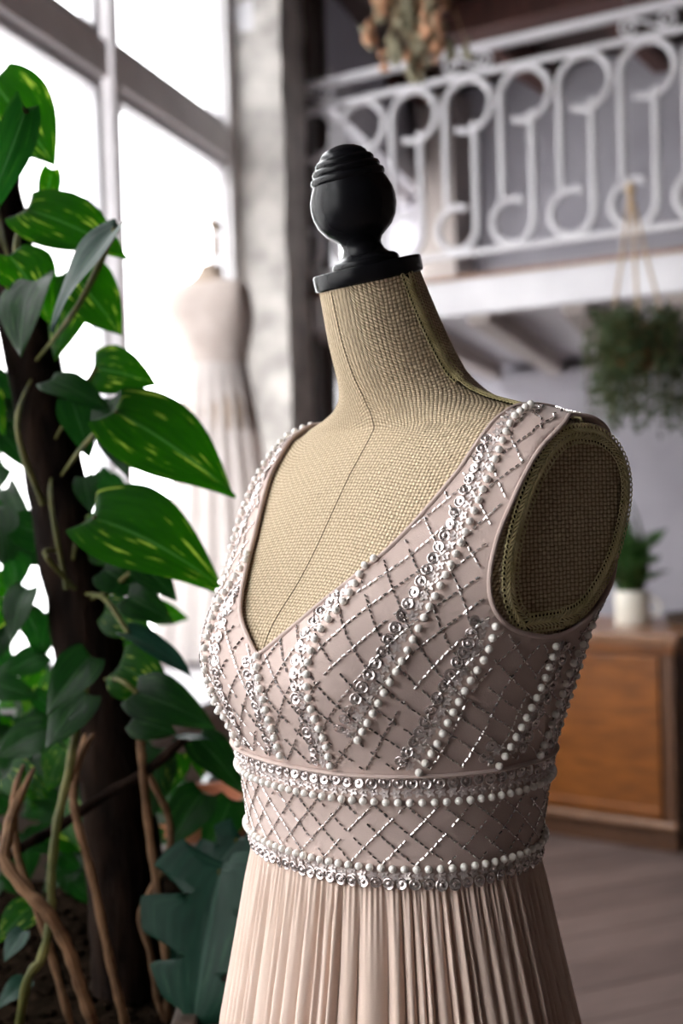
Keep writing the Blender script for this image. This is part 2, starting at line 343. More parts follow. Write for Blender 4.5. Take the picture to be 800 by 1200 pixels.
for n, (s0, s1) in enumerate([(.72, 1.62), (1.62, 2.52), (2.52, 3.4)]):
    b = MB(); h = .03
    b.box(ww, s0 - h, s0 + h, -.11, 0, .71, 3.42); b.box(ww, s0 + h, s1 - h, -.11, 0, .71, .78); b.box(ww, s0 + h, s1 - h, -.11, 0, 3.36, 3.42); b.box(ww, s0 + h, s1 - h, -.11, 0, 2.0, 2.36)
    w = tag(b.build('window_%d' % (n + 8), M['white_paint'], smooth=False, bevel=.004), kind='structure')
    for z0, z1 in ((.78, 2.0), (2.36, 3.36)):
        b = MB(); b.box(ww, s0 + h, s1 - h, -.058, -.052, z0, z1); b.build('pane', M['glass'], w, smooth=False)
# rough concrete pillar with a dark steel column behind it
random.seed(5)
b = MB(); nz = 46; prof = [(.0, -.02), (.0, .06), (.0, .14), (.0, .225), (.11, .23), (.22, .23), (.32, .23), (.32, -.02)]
for j in range(nz + 1):
    z = 4.25 * j / nz
    for (s, t) in prof: b.v.append(ww(s + random.uniform(-.006, .006), t + random.uniform(-.006, .006), z))
np_ = len(prof)
for j in range(nz):
    for k in range(np_):
        b.f.append((j * np_ + k, j * np_ + (k + 1) % np_, (j + 1) * np_ + (k + 1) % np_, (j + 1) * np_ + k))
b.f.append(tuple(range(np_))[::-1]); b.f.append(tuple(nz * np_ + k for k in range(np_)))
tag(b.build('pillar', M['concrete'], smooth=True, sharp=60), kind='structure')
b = MB(); b.box(ww, .34, .66, -.15, .20, 0, 4.25); b.box(ww, .335, .37, -.15, .235, 0, 3.32); b.box(ww, .335, .37, .17, .262, 3.38, 4.25); b.box(ww, .63, .665, -.15, .235, 0, 4.25); b.box(ww, .332, .40, .10, .262, 3.3, 3.42)
tag(b.build('steel_column', M['steel'], smooth=False, bevel=.004), kind='structure')
# other walls, ceiling
def bbox_(name, mt, *a, parent=None, kind='structure', bevel=0):
    b = MB(); b.box(bb_, *a); return tag(b.build(name, mt, parent=parent, smooth=False, bevel=bevel), kind=None if parent else kind)
bbox_('wall_back', M['wall'], -2.6, 4.6, 2.92, 3.1, 0, 4.2)
b = MB(); b.box(xyz, 4.3, 4.45, -4.2, 9, 0, 4.2); tag(b.build('wall_right', M['side_wall'], smooth=False), kind='structure')
b = MB(); b.box(xyz, -4, 4.45, -4.4, -4.2, 0, 4.2); tag(b.build('wall_rear', M['side_wall'], smooth=False), kind='structure')
b = slab(4.1, 4.2); ceil = tag(b.build('ceiling', M['ceiling'], smooth=False), kind='structure')
for k in range(9):
    b = MB(); q = -1.9 + k * .75; t0_ = max(-4.5, next(t / 10 for t in range(-45, 30) if (bb_(q, t / 10, 0) - WP0).dot(WN) > .05)); b.box(bb_, q, q + .12, t0_, 2.92, 3.93, 4.1); b.build('ceiling_beam', M['beam_red'], ceil, smooth=False, bevel=.006)
b = MB(); b.box(bb_, -1.2, 4.2, 1.3, 1.5, 3.84, 4.0); b.build('cross_beam', M['beam_red'], ceil, smooth=False, bevel=.006)
b = MB(); b.box(bb_, -1.3, 4.2, -.12, .08, 3.80, 4.0); b.build('cross_beam', M['ceiling'], ceil, smooth=False, bevel=.006)
# corner post at the back and a dark upright on the mezzanine wall
bbox_('trim_3', M['skirting_wall'], -1.95, -1.68, 2.6, 2.92, 2.27, 4.0)
bbox_('trim_4', M['cab_dark'], 1.02, 1.06, 2.86, 2.92, 2.27, 2.75)
# mezzanine
mz = bbox_('mezzanine', M['white_paint'], -1.45, 3.6, .06, 2.92, 2.17, 2.25)
bbox_('fascia_beam', M['white_paint'], -1.45, 3.6, 0, .07, 2.10, 2.255, parent=mz, bevel=.004)
bbox_('floor_edge', M['cab_top'], -1.45, 3.6, -.012, .10, 2.255, 2.272, parent=mz)
for k in range(10):
    q = -1.75 + k * .44; b = MB(); b.box(lambda a, t, z: bb_(a, .07, z) + WE * t, q, q + .10, 0, 2.85, 2.07, 2.17)
    if (bb_(q, .07, 0) - WP0).dot(WN) > .1: b.build('joist', M['skirting_wall'], mz, smooth=False)
bbox_('bearing_beam', M['wall'], -1.45, 3.6, 2.78, 2.92, 2.0, 2.10, parent=mz)
# railing
rl = thing('balcony_railing', bb_(0, .03, 2.27), 'white wrought-iron railing with hooked balusters along the mezzanine edge', 'railing')
def rb(q, z, t=.03): return bb_(q, t, z)
def bar(name, path, r, parent=rl, flat=1): b = MB(); b.tube(path, r, 8, flat=flat); return b.build(name, M['white_paint'], parent)
def rail(name, z, hh, ht): b = MB(); b.box(bb_, -1.35, 3.4, .03 - ht, .03 + ht, z - hh, z + hh); return b.build(name, M['white_paint'], rl, smooth=False, bevel=.005)
rail('top_rail', 3.247, .016, .026); rail('upper_rail', 3.14, .013, .014); rail('bottom_rail', 2.37, .013, .014)
for q in (-1.3, 3.3): bar('post', [rb(q, 2.27), rb(q, 3.24)], .018)
q00 = (.52 - .655) / .265       # first baluster position follows the photograph's rhythm
def px_to_q(px, py, z):
    d = ray(px, py); n_ = BN; t = (BP0 + BN * .03 - CAM).dot(n_) / d.dot(n_); return (CAM + d * t - BP0).dot(BE)
qs = px_to_q(587, 150, 0)
def unit():
    r = .112
    up = [(0, 2.585)] + [(0, 2.70), (0, 2.85)] + [(r - r * cos(a), 3.012 + r * sin(a)) for a in [pi * k / 12 for k in range(0, 13)]] + [(r + r * cos(a), 3.012 - r * sin(a)) for a in [pi * k / 12 for k in range(1, 9)]]
    r = .095
    lo = [(.14, 2.935), (.14, 2.8), (.14, 2.65)] + [(.14 - r + r * cos(a), 2.482 - r * sin(a)) for a in [pi * k / 12 for k in range(0, 13)]] + [(.14 - r - r * cos(a), 2.482 + r * sin(a)) for a in [pi * k / 12 for k in range(1, 9)]]
    return up, lo
up, lo = unit()
for k in range(-6, 11):
    q = qs + .265 * k
    if q < -1.3 or q > 3.1: continue
    bl = bar('baluster', [rb(q + a, z) for a, z in up], .0155)
    bar('lower_hook', [rb(q + a, z) for a, z in lo], .0155, bl)
for k in range(-2, 5):
    q = px_to_q(548, 80, 0) + .795 * k
    if q < -1.2 or q > 3: continue
    pts = []
    for i in range(26):
        a = 2.6 * pi * (1 - i / 25); r = .008 + .034 * (i / 25); pts.append((-.075 + r * cos(a + pi / 2 + .2), r * sin(a + pi / 2 + .2)))
    pts2 = [(-x, -y) for x, y in pts][::-1]
    bar('scroll', [rb(q + x, 3.193 + y) for x, y in pts + pts2], .0075)
# facade across the street, street and its windows
fc = MB(); fc.box(ww, -26, 16, -11.5, -9.5, -6, 9); fac = fc.build('neighbouring_building', M['outside'], smooth=False)
tag(fac, 'pale rendered building across the street seen through the panes', 'building')
for i in range(11):
    for zf in (-2.5, .7, 3.9, 6.6):
        s = -24 + i * 3.4; b = MB(); b.box(ww, s, s + 1.1, -9.52, -9.42, zf, zf + 1.8); w = b.build('window', M['outside_trim'], fac, smooth=False)
        b = MB(); b.box(ww, s + .1, s + .52, -9.43, -9.40, zf + .1, zf + 1.7); b.box(ww, s + .58, s + 1.0, -9.43, -9.40, zf + .1, zf + 1.7); b.build('pane', M['outside_glass'], w, smooth=False)
for zf in (-.2, 3.0, 6.1):
    b = MB(); b.box(ww, -26, 16, -9.5, -9.3, zf, zf + .2); b.build('string_course', M['outside_trim'], fac, smooth=False)
b = MB(); b.box(ww, -40, 30, -30, -.6, -6.3, -6); tag(b.build('street', M['street'], smooth=False), kind='structure')
# ---------------------------------------------------------------- dress form surface (cm in its own frame: x its left, y its front, z up from the waist seam)
PHI = radians(50)
FRONT = Vector((-sin(PHI), -cos(PHI), 0)); LEFT = Vector((cos(PHI), -sin(PHI), 0))
ORG = Vector((.034, 1.02, 1.06))
def wp(x, y, z): return ORG + LEFT * (x * .01) + FRONT * (y * .01) + Vector((0, 0, z * .01))
def lp(p):
    d = p - ORG; return Vector((d.dot(LEFT) * 100, d.dot(FRONT) * 100, d.z * 100))
# z, yc, a, front depth, back depth, exponent, tilt
TAB = [(-44, .5, 18, 12, 14, 2.2, 0), (-20, 0, 17, 11.5, 13, 2.2, 0), (-8, 0, 14, 10.6, 11, 2.2, 0), (0, 0, 12.4, 9.9, 9.7, 2.2, 0),
       (6, -.1, 13.1, 10.4, 10.2, 2.2, 0), (11, -.6, 14.5, 11.6, 10.7, 2.2, 0), (14.5, -1.1, 15.5, 12, 11, 2.25, 0),
       (18.4, -1.8, 16.7, 11.9, 10.9, 2.3, 0), (22, -2.7, 18.5, 11, 10.6, 2.4, 0), (26, -3.7, 21, 9.8, 10, 2.4, 0), (30, -4.6, 20, 8.2, 9, 2.4, 0),
       (32, -4.9, 18.5, 7.0, 8, 2.4, 0), (33.5, -5, 16.7, 6, 7, 2.3, 0), (34, -5, 15.0, 5.7, 6.7, 2.2, 0), (34.6, -4.8, 13, 5.6, 6.5, 2.2, 0),
       (35.2, -4.5, 10.8, 5.5, 6.2, 2.1, 0), (36, -4, 8.3, 5.4, 6, 2.1, 1), (37, -3.3, 6.6, 5.2, 5.8, 2.05, 2), (38.5, -2.4, 5.5, 5.1, 5.4, 2, 4),
       (41.5, -1, 4.8, 4.8, 4.9, 2, 8), (44, 0, 4.4, 4.4, 4.5, 2, 12), (46, .7, 4.15, 4.15, 4.15, 2, 14)]
AZ0, AZ1, AH = 18.4, 33.5, 6.1
def arm_h(z):
    q = (z - (AZ0 + AZ1) / 2) / ((AZ1 - AZ0) / 2)
    return AH * max(0, 1 - abs(q) ** 2.2) ** (1 / 2.2)
def xmax(y, z): return 16.7 - .09 * (y + 3)
def sect(z):
    if z <= TAB[0][0]: return TAB[0][1:]
    for i in range(len(TAB) - 1):
        if TAB[i][0] <= z <= TAB[i + 1][0]:
            z0, z1 = TAB[i][0], TAB[i + 1][0]; t = (z - z0) / (z1 - z0); out = []
            for k in range(1, 7):
                p0, p1 = TAB[i][k], TAB[i + 1][k]
                d = (p1 - p0) / (z1 - z0)
                if i > 0: da = (p0 - TAB[i - 1][k]) / (z0 - TAB[i - 1][0])
                else: da = d
                if i < len(TAB) - 2: db = (TAB[i + 2][k] - p1) / (TAB[i + 2][0] - z1)
                else: db = d
                m0 = 0 if da * d <= 0 else 2 * da * d / (da + d)
                m1 = 0 if db * d <= 0 else 2 * db * d / (db + d)
                h = z1 - z0
                out.append((2*t**3 - 3*t*t + 1) * p0 + (t**3 - 2*t*t + t) * h * m0 + (-2*t**3 + 3*t*t) * p1 + (t**3 - t*t) * h * m1)
            if AZ0 < z < AZ1:
                b = (out[2] + out[3]) / 2; n = out[4]; r = min(.97, arm_h(z) / b)
                out[1] = 16.7 / (1 - r ** n) ** (1 / n)
            return out
    return TAB[-1][1:]
SC = {}
def body(th, z, off=0.0):
    """surface point; th = 0 at its left side, pi/2 at centre front"""
    k = round(z, 3)
    if k not in SC: SC[k] = sect(z)
    yc, a, bf, bb, n, tilt = SC[k]
    c, s = cos(th), sin(th)
    x = a * math.copysign(abs(c) ** (2 / n), c)
    y = yc + (bf if s > 0 else bb) * math.copysign(abs(s) ** (2 / n), s)
    if s > 0 and z < 34:
        w = s ** .6
        for sg in (-1, 1):
            y += w * 3.1 * exp(-((x - sg * 7.8) / 5.0) ** 2 - ((z - 16.4) / (5.4 if z < 16.4 else 6)) ** 2)
        y += w * 1.8 * exp(-(x / 5) ** 2 - ((z - 15.5) / 5.5) ** 2)
    if AZ0 - 2 < z < AZ1 + 1:
        m = xmax(y, z)
        if abs(x) > m: x = math.copysign(m, x)
    zz = z - tan(radians(tilt)) * (y - yc)
    p = Vector((x, y, zz))
    if off:
        e = 1e-3
        du = body(th + e, z) - body(th - e, z); dv = body(th, min(z + .05, 46)) - body(th, z - .05)
        nrm = du.cross(dv)
        if nrm.length > 1e-12:
            nrm.normalize(); p = p + nrm * off
    return p
def zlevels(z0, z1):
    out = []; z = z0
    while z < z1 - 1e-6:
        out.append(z)
        z += .14 if 32 < z < 37.5 else (.35 if z > 30 else .6)
    out.append(z1); return out
# ================================================================ MAIN DRESS FORM
import numpy as np
form = thing('dress_form', (ORG.x, ORG.y, 0), 'burlap dress form with black turned finial wearing the beaded gown', 'dress form')
NT = 200
zs = zlevels(-30, 46)
def grid(off, z0, z1, NT=NT):
    zz = zlevels(z0, z1); G = [[body(2 * pi * i / NT, z, off) for i in range(NT)] for z in zz]
    return zz, G
zz, G = grid(0, -30, 46)
b = MB(); q0 = NT // 4
vlen = [0.0] * NT
for j, row in enumerate(G):
    # arc length from centre front both ways
    ul = [0.0] * NT
    for sg in (1, -1):
        acc = 0
        for k in range(1, NT // 2 + 1):
            i, p = (q0 + sg * k) % NT, (q0 + sg * (k - 1)) % NT
            acc += (row[i] - row[p]).length
            if not (sg == -1 and k == NT // 2): ul[i] = acc * sg
    if j:
        for i in range(NT): vlen[i] += (row[i] - G[j - 1][i]).length
    for i in range(NT):
        b.uv[len(b.v)] = (ul[i], vlen[i]); b.v.append(wp(*row[i]))
for j in range(len(G) - 1):
    for i in range(NT): b.f.append((j * NT + i, j * NT + (i + 1) % NT, (j + 1) * NT + (i + 1) % NT, (j + 1) * NT + i))
b.f.append(tuple((len(G) - 1) * NT + i for i in range(NT))); b.f.append(tuple(range(NT))[::-1])
torso = b.build('torso', M['burlap'], form, sharp=50, flip=True)
# arm plates and braid round them
def arm_edge(n=90):
    front, back = [], []
    for k in range(n + 1):
        z = AZ0 + .06 + (AZ1 - AZ0 - .12) * (.5 - .5 * cos(pi * k / n))
        yc, a, bf, bb2, ne, _ = sect(z)
        yf = yb = yc
        for _i in range(4):
            rf = max(0, 1 - min(1, xmax(yf, z) / a) ** ne) ** (1 / ne); rb_ = max(0, 1 - min(1, xmax(yb, z) / a) ** ne) ** (1 / ne)
            yf = yc + bf * rf; yb = yc - bb2 * rb_
        front.append(Vector((xmax(yf, z), yf, z))); back.append(Vector((xmax(yb, z), yb, z)))
    return front + back[::-1]
def resample(P, step, closed=False):
    P = [Vector(p) for p in P]
    if closed: P = P + [P[0]]
    L = [0]
    for i in range(1, len(P)): L.append(L[-1] + (P[i] - P[i - 1]).length)
    n = max(2, round(L[-1] / step)); out = []; j = 0
    for k in range(n if closed else n + 1):
        d = L[-1] * k / n
        while j < len(L) - 2 and L[j + 1] < d: j += 1
        t = (d - L[j]) / max(1e-9, L[j + 1] - L[j]); out.append(P[j].lerp(P[j + 1], min(1, t)))
    return out
edge = resample(arm_edge(), .5, True)
def braid(path, nrm, closed, w=.40, step=.36, r=.00085):
    """two plaited cords with small picot loops on both sides; path in form cm, nrm(i) outward normal"""
    P = resample(path, step, closed); n = len(P); b = MB(); back = MB()
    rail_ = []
    for i in range(n if closed else n - 1):
        a = P[i]; c = P[(i + 1) % n]; t = (c - a).normalized(); N = nrm(a).normalized(); s = t.cross(N).normalized(); N = s.cross(t)
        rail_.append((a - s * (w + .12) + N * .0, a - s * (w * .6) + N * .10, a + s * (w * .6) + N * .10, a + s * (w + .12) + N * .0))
        for sg in (1, -1):
            p = [a + s * sg * w * 1.0 + N * .10, a + t * step * .55 + s * sg * w * .72 + N * .22, a + t * step * 1.3 + s * sg * w * .28 + N * .27, a + t * step * 1.9 - s * sg * w * .08 + N * .20, a + t * step * 2.2 - s * sg * w * .2 + N * .08]
            b.tube([wp(*q) for q in p], [r * .8, r, r * 1.05, r, r * .7], 6)
            if True:   # picot loop
                ce = a + s * sg * (w + .16) + N * .2
                b.tube([wp(*(ce + (t * cos(f) * .17 + s * sin(f) * .2))) for f in [2 * pi * k / 9 for k in range(9)]], r * .62, 5, True)
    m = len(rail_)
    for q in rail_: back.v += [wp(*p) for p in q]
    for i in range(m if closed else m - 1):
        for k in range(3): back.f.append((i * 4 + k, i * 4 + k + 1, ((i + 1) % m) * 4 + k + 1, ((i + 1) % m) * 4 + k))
    return b, back
def put_braid(name, path, nrm, closed, parent, **k):
    b, back = braid(path, nrm, closed, **k)
    o = tag(b.build(name, M['gimp'], parent), 'olive gold looped gimp braid', kind='stuff')
    back.build('braid_shadow_strip', M['gimp_shadow'], o)  # dark strip paints the shadow between and below the cords
for sg in (1, -1):
    pts = [Vector((p.x * sg, p.y, p.z)) for p in edge]; n = len(pts)
    cen = sum(pts, Vector()) / n
    N = Vector((sg, .09, 0)).normalized()
    b = MB()
    b.v = [wp(*(cen + N * .22))]; b.uv[0] = (cen.y, cen.z)
    R = [(.35, .22), (.7, .22), (.93, .2), (1.0, .06)]
    for fr_, h in R:
        for p in pts:
            q = cen + (p - cen) * fr_ + N * h; b.uv[len(b.v)] = (q.y, q.z); b.v.append(wp(*q))
    for i in range(n):
        b.f.append((0, 1 + i, 1 + (i + 1) % n) if sg > 0 else (0, 1 + (i + 1) % n, 1 + i))
        for k in range(len(R) - 1):
            a0, a1 = 1 + k * n, 1 + (k + 1) * n; f = (a0 + i, a1 + i, a1 + (i + 1) % n, a0 + (i + 1) % n); b.f.append(f if sg > 0 else f[::-1])
    tag(b.build('arm_plate', M['burlap_in_shade'], form), 'oval burlap arm plate in painted shade')
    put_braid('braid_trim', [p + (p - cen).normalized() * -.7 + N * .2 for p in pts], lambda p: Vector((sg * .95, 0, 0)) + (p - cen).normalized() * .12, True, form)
    th0 = 0 if sg > 0 else pi
    ridge = [body(th0, 45.9 - .15 * k, .06) for k in range(int((45.9 - 33.4) / .15))]
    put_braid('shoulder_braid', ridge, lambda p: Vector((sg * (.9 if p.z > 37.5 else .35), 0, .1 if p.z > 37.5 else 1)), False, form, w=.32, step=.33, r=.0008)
# seams
def line_on(th, z0, z1, off=.03): return [wp(*body(th, z0 + (z1 - z0) * k / 120, off)) for k in range(121)]
b = MB(); b.tube(line_on(pi / 2, 14, 45.8, .005), .00055, 5); b.build('front_seam', M['seam'], form)
# neck cap and finial, on the tilted neck axis
A = Vector((0, sin(radians(14)), cos(radians(14))))
cen = Vector((0, .7, 46))
axz = (FRONT * A.y + Vector((0, 0, 1)) * A.z).normalized(); axx = LEFT.copy(); axy = axz.cross(axx)
NM = frame(wp(*cen), axx, axy, axz)
def cm(pr): return [(r * .01, h * .01) for r, h in pr]
b = MB(); b.lathe(cm([(4.2, -.05), (4.42, .02), (4.5, .15), (4.5, 1.15), (4.42, 1.3), (4.2, 1.36), (.5, 1.38)]), NM, 64); cap = b.build('neck_cap', M['black_wood'], form)
b = MB(); b.lathe(cm([(2.75, 1.34), (2.8, 1.5), (2.72, 1.75), (2.5, 1.95), (2.05, 2.1), (1.75, 2.4), (1.6, 2.8), (1.6, 3.05), (1.75, 3.4), (2.2, 3.75), (2.75, 4.2), (3.2, 4.9), (3.45, 5.7), (3.5, 6.4), (3.4, 7.1), (3.15, 7.75), (2.95, 8.15),
     (2.93, 8.2), (3.02, 8.3), (3.05, 8.5), (2.98, 8.72), (2.78, 8.85), (2.72, 8.9), (2.78, 9.0), (2.78, 9.15), (2.68, 9.35), (2.45, 9.48), (2.38, 9.53), (2.42, 9.63), (2.38, 9.8), (2.2, 10.0), (2.0, 10.08), (1.95, 10.14), (1.9, 10.3), (1.6, 10.6), (1.1, 10.85), (.5, 11.0), (.1, 11.04)]), NM, 64)
tag(b.build('finial', M['black_wood'], form), 'black turned wooden finial')
# stand under the skirt
b = MB(); b.lathe([(.022, .10), (.022, .80)], Matrix.Translation((ORG.x, ORG.y, 0)), 20); b.build('pole', M['black_wood'], form)
for k in range(3):
    a = k * 2 * pi / 3 + .4; b = MB(); c = Vector((ORG.x, ORG.y, 0)); d = Vector((cos(a), sin(a), 0))
    b.tube(smooth_path([c + d * .01 + Vector((0, 0, .14)), c + d * .10 + Vector((0, 0, .12)), c + d * .2 + Vector((0, 0, .05)), c + d * .27 + Vector((0, 0, .022))], 5), .018, 8); b.build('leg', M['black_wood'], form)

# ================================================================ THE GOWN
gown = thing('beaded_gown', (ORG.x, ORG.y + .001, 0), 'blush V-neck gown with beaded lattice bodice, pearl bands and pleated tulle skirt', 'dress')
OFF = .42
XIN_F = [(10, -8), (16.6, 0), (18.7, 2.9), (19.4, 3.8), (21.8, 6.1), (24.2, 8.3), (26.5, 9.8), (28.5, 10.9), (30.4, 11.8), (33.3, 12.3), (36, 12.5)]
XIN_B = [(10, -20), (23, 0), (26, 5), (30, 9.5), (33.3, 12.2), (36, 12.5)]
ARMP = [(-4.6, 34.15), (-2.7, 33.3), (-.1, 31.3), (2.1, 28.3), (3.6, 25.3), (4.4, 22.4), (4.2, 20.3), (2.9, 18.9), (.5, 18.1), (-2.1, 18.0), (-4.8, 18.9), (-7.4, 20.5), (-10.2, 23.0), (-12.0, 26.3), (-12.3, 29.4), (-10.6, 32.3), (-7.4, 33.9)]
def closed_cr(P, n=7):
    out = []; m = len(P)
    for i in range(m):
        a, b_, c, d = [Vector((*P[(i + k) % m], 0)) for k in (-1, 0, 1, 2)]
        for k in range(n):
            t = k / n; q = .5 * ((2 * b_) + (c - a) * t + (2 * a - 5 * b_ + 4 * c - d) * t * t + (3 * b_ - a - 3 * c + d) * t ** 3); out.append((q.x, q.y))
    return out
ARM = np.array(closed_cr(ARMP))
def arm_sd(y, z):
    y = np.asarray(y, float); z = np.asarray(z, float); best = np.full(y.shape, 1e9); ins = np.zeros(y.shape, bool)
    for i in range(len(ARM)):
        a = ARM[i]; c = ARM[(i + 1) % len(ARM)]; d = c - a
        t = np.clip(((y - a[0]) * d[0] + (z - a[1]) * d[1]) / (d @ d), 0, 1)
        best = np.minimum(best, np.hypot(y - a[0] - t * d[0], z - a[1] - t * d[1]))
        cnd = ((a[1] > z) != (c[1] > z)) & (y < (c[0] - a[0]) * (z - a[1]) / (c[1] - a[1] + 1e-12) + a[0]); ins ^= cnd
    return np.where(ins, -best, best)
YRZ = [r[0] for r in TAB]; YRY = [r[1] for r in TAB]
def neck_field(x, y, z):
    ff = np.abs(x) - np.interp(z, *zip(*XIN_F)); fb = np.abs(x) - np.interp(z, *zip(*XIN_B))
    w = np.clip((y - np.interp(z, YRZ, YRY)) / 1.5 + .5, 0, 1)
    return ff * w + fb * (1 - w)
def fields(P):
    x, y, z = P[:, 0], P[:, 1], P[:, 2]
    f2 = np.where(np.abs(x) > 8, arm_sd(y, z), 5.0)
    return neck_field(x, y, z), f2
NB = 300
zb, GB = grid(OFF, .2, 36.5, NB)
GV = np.array([[tuple(p) for p in r] for r in GB]).reshape(-1, 3)
f1, f2 = fields(GV)
verts = [Vector(p) for p in GV]; key = {}
polys = []
def clip(poly, val):
    out = []
    for k in range(len(poly)):
        a, c = poly[k], poly[(k + 1) % len(poly)]
        va, vc = val[a], val[c]
        if va > 0: out.append(a)
        if (va > 0) != (vc > 0):
            kk = (min(a, c), max(a, c))
            if kk not in key:
                t = va / (va - vc); verts.append(verts[a].lerp(verts[c], t)); i = len(verts) - 1; key[kk] = i
                F1.append(F1[a] + (F1[c] - F1[a]) * t); F2.append(F2[a] + (F2[c] - F2[a]) * t)
                (F1 if val is F1 else F2)[i] = 0
            out.append(key[kk])
    return out
F1 = list(map(float, f1)); F2 = list(map(float, f2))
for j in range(len(GB) - 1):
    for i in range(NB):
        q = [j * NB + i, j * NB + (i + 1) % NB, (j + 1) * NB + (i + 1) % NB, (j + 1) * NB + i]
        if max(F1[k] for k in q) <= 0 or max(F2[k] for k in q) <= 0: continue
        if min(F1[k] for k in q) <= 0: q = clip(q, F1)
        if len(q) >= 3 and min(F2[k] for k in q) <= 0: q = clip(q, F2)
        if len(q) >= 3: polys.append(q)
used = sorted({i for p in polys for i in p}); ix = {i: k for k, i in enumerate(used)}
b = MB(); b.v = [wp(*verts[i]) for i in used]; b.f = [tuple(ix[i] for i in p) for p in polys]
bod = b.build('bodice', M['bodice'], gown, sharp=80, flip=True)
md = bod.modifiers.new('thickness', 'SOLIDIFY'); md.thickness = .003; md.offset = -1
# bound edges: thin rolled hems along neckline and armholes
ecount = {}
for p in b.f:
    for k in range(len(p)):
        e = (p[k], p[(k + 1) % len(p)]); kk = (min(e), max(e)); ecount[kk] = ecount.get(kk, 0) + 1
bnd = [e for e, c in ecount.items() if c == 1]; adj = {}
for a, c in bnd: adj.setdefault(a, []).append(c); adj.setdefault(c, []).append(a)
seen = set()
for s0 in adj:
    if s0 in seen: continue
    loop = [s0]; seen.add(s0)
    while True:
        nx = [k for k in adj[loop[-1]] if k not in seen]
        if not nx: break
        loop.append(nx[0]); seen.add(nx[0])
    if len(loop) < 40: continue
    path = [b.v[k] for k in loop]
    if sum(p.z for p in path) / len(path) < ORG.z + .03: continue
    path = resample(path, .004, True)
    for _ in range(2): path = [(path[k - 1] + path[k] * 2 + path[(k + 1) % len(path)]) / 4 for k in range(len(path))]
    h = MB(); h.tube(path, .0019, 8, True); h.build('rolled_hem', M['bodice'], gown)
bod_bvh = BVHTree.FromPolygons([Vector(verts[i]) for i in used], [tuple(ix[i] for i in p) for p in polys])
# waistband
def ring_band(name, z0, z1, off, mt, parent, n=240, bulge=.06):
    m_ = MB(); zs_ = [z0 + (z1 - z0) * k / 14 for k in range(15)]
    prof = [(z, off + bulge * sin(pi * k / 14)) for k, z in enumerate(zs_)]
    prof = [(z0, off - .2)] + prof + [(z1, off - .2)]
    for z, o_ in prof:
        for i in range(n): m_.v.append(wp(*body(2 * pi * i / n, z, o_)))
    for j in range(len(prof) - 1):
        for i in range(n): m_.f.append((j * n + i, j * n + (i + 1) % n, (j + 1) * n + (i + 1) % n, (j + 1) * n + i))
    return m_.build(name, mt, parent, sharp=70, flip=True)
ring_band('waistband', .1, 8.2, .56, M['bodice'], gown)
wb_fold = MB(); wb_fold.tube([wp(*body(2 * pi * i / 240, 8.45, .62)) for i in range(240)], .0028, 8, True, .6); wb_fold.build('waist_piping', M['bodice'], gown)
# skirt with irregular gathers
random.seed(11)
NS = 1080; NPL = 74
cuts = sorted(random.random() for _ in range(NPL)); cuts = [(.55 * c + .45 * (k + .5) / NPL) for k, c in enumerate(cuts)]
amps = [random.uniform(.45, 1.25) for _ in range(NPL)]; skew = [random.uniform(.35, .65) for _ in range(NPL)]
def pleat(u):
    u %= 1.0
    k = 0
    while k < NPL and cuts[k] <= u: k += 1
    a = cuts[k - 1] if k > 0 else cuts[-1] - 1; c = cuts[k] if k < NPL else cuts[0] + 1
    t = (u - a) / (c - a); s_ = skew[k % NPL]
    t = .5 * t / s_ if t < s_ else .5 + .5 * (t - s_) / (1 - s_)
    return amps[k % NPL] * (sin(pi * t) ** .8 - .6), sin(2 * pi * t) * .5
PLT = [pleat(i / NS) for i in range(NS)]
levels = [0.9, .3, -.4, -1.2, -2.2, -3.5, -5, -7, -9.5, -12, -15, -18, -22, -28, -36, -46, -58, -72, -88, -104]
sk = MB()
for z in levels:
    d = max(0, .9 - z)
    flare = 1 + .0175 * d if d < 17 else 1 + .0175 * 17 + .0105 * (d - 17)
    a, bq = 12.75 * flare, 10.25 * flare
    amp = (.10 + .42 * min(1, d / 4) + .025 * d)
    for i in range(NS):
        th = 2 * pi * i / NS; h, side = PLT[(i + int(d * .25 * sin(3 * th + 1))) % NS]
        fine = .10 * sin(th * 173 + 2 * sin(th * 7)) * max(0, 1 - d / 7)
        r = 1 + (amp * h + fine) / 12
        lowf = 1 + .02 * sin(th * 5 + .7) * min(1, d / 25)
        x = a * cos(th) * r * lowf; y = bq * sin(th) * r * lowf
        sk.v.append(wp(x, y, z))
for j in range(len(levels) - 1):
    for i in range(NS): sk.f.append((j * NS + i, (j + 1) * NS + i, (j + 1) * NS + (i + 1) % NS, j * NS + (i + 1) % NS))
skirt = sk.build('skirt', M['skirt'], gown, sharp=180, flip=True)
# ---- beadwork
all_b = {}
def surf(p):
    loc, nrm, _, d = bod_bvh.find_nearest(p)
    return loc, nrm
def S_(u_th, z, off=OFF): return body(u_th, z, off)
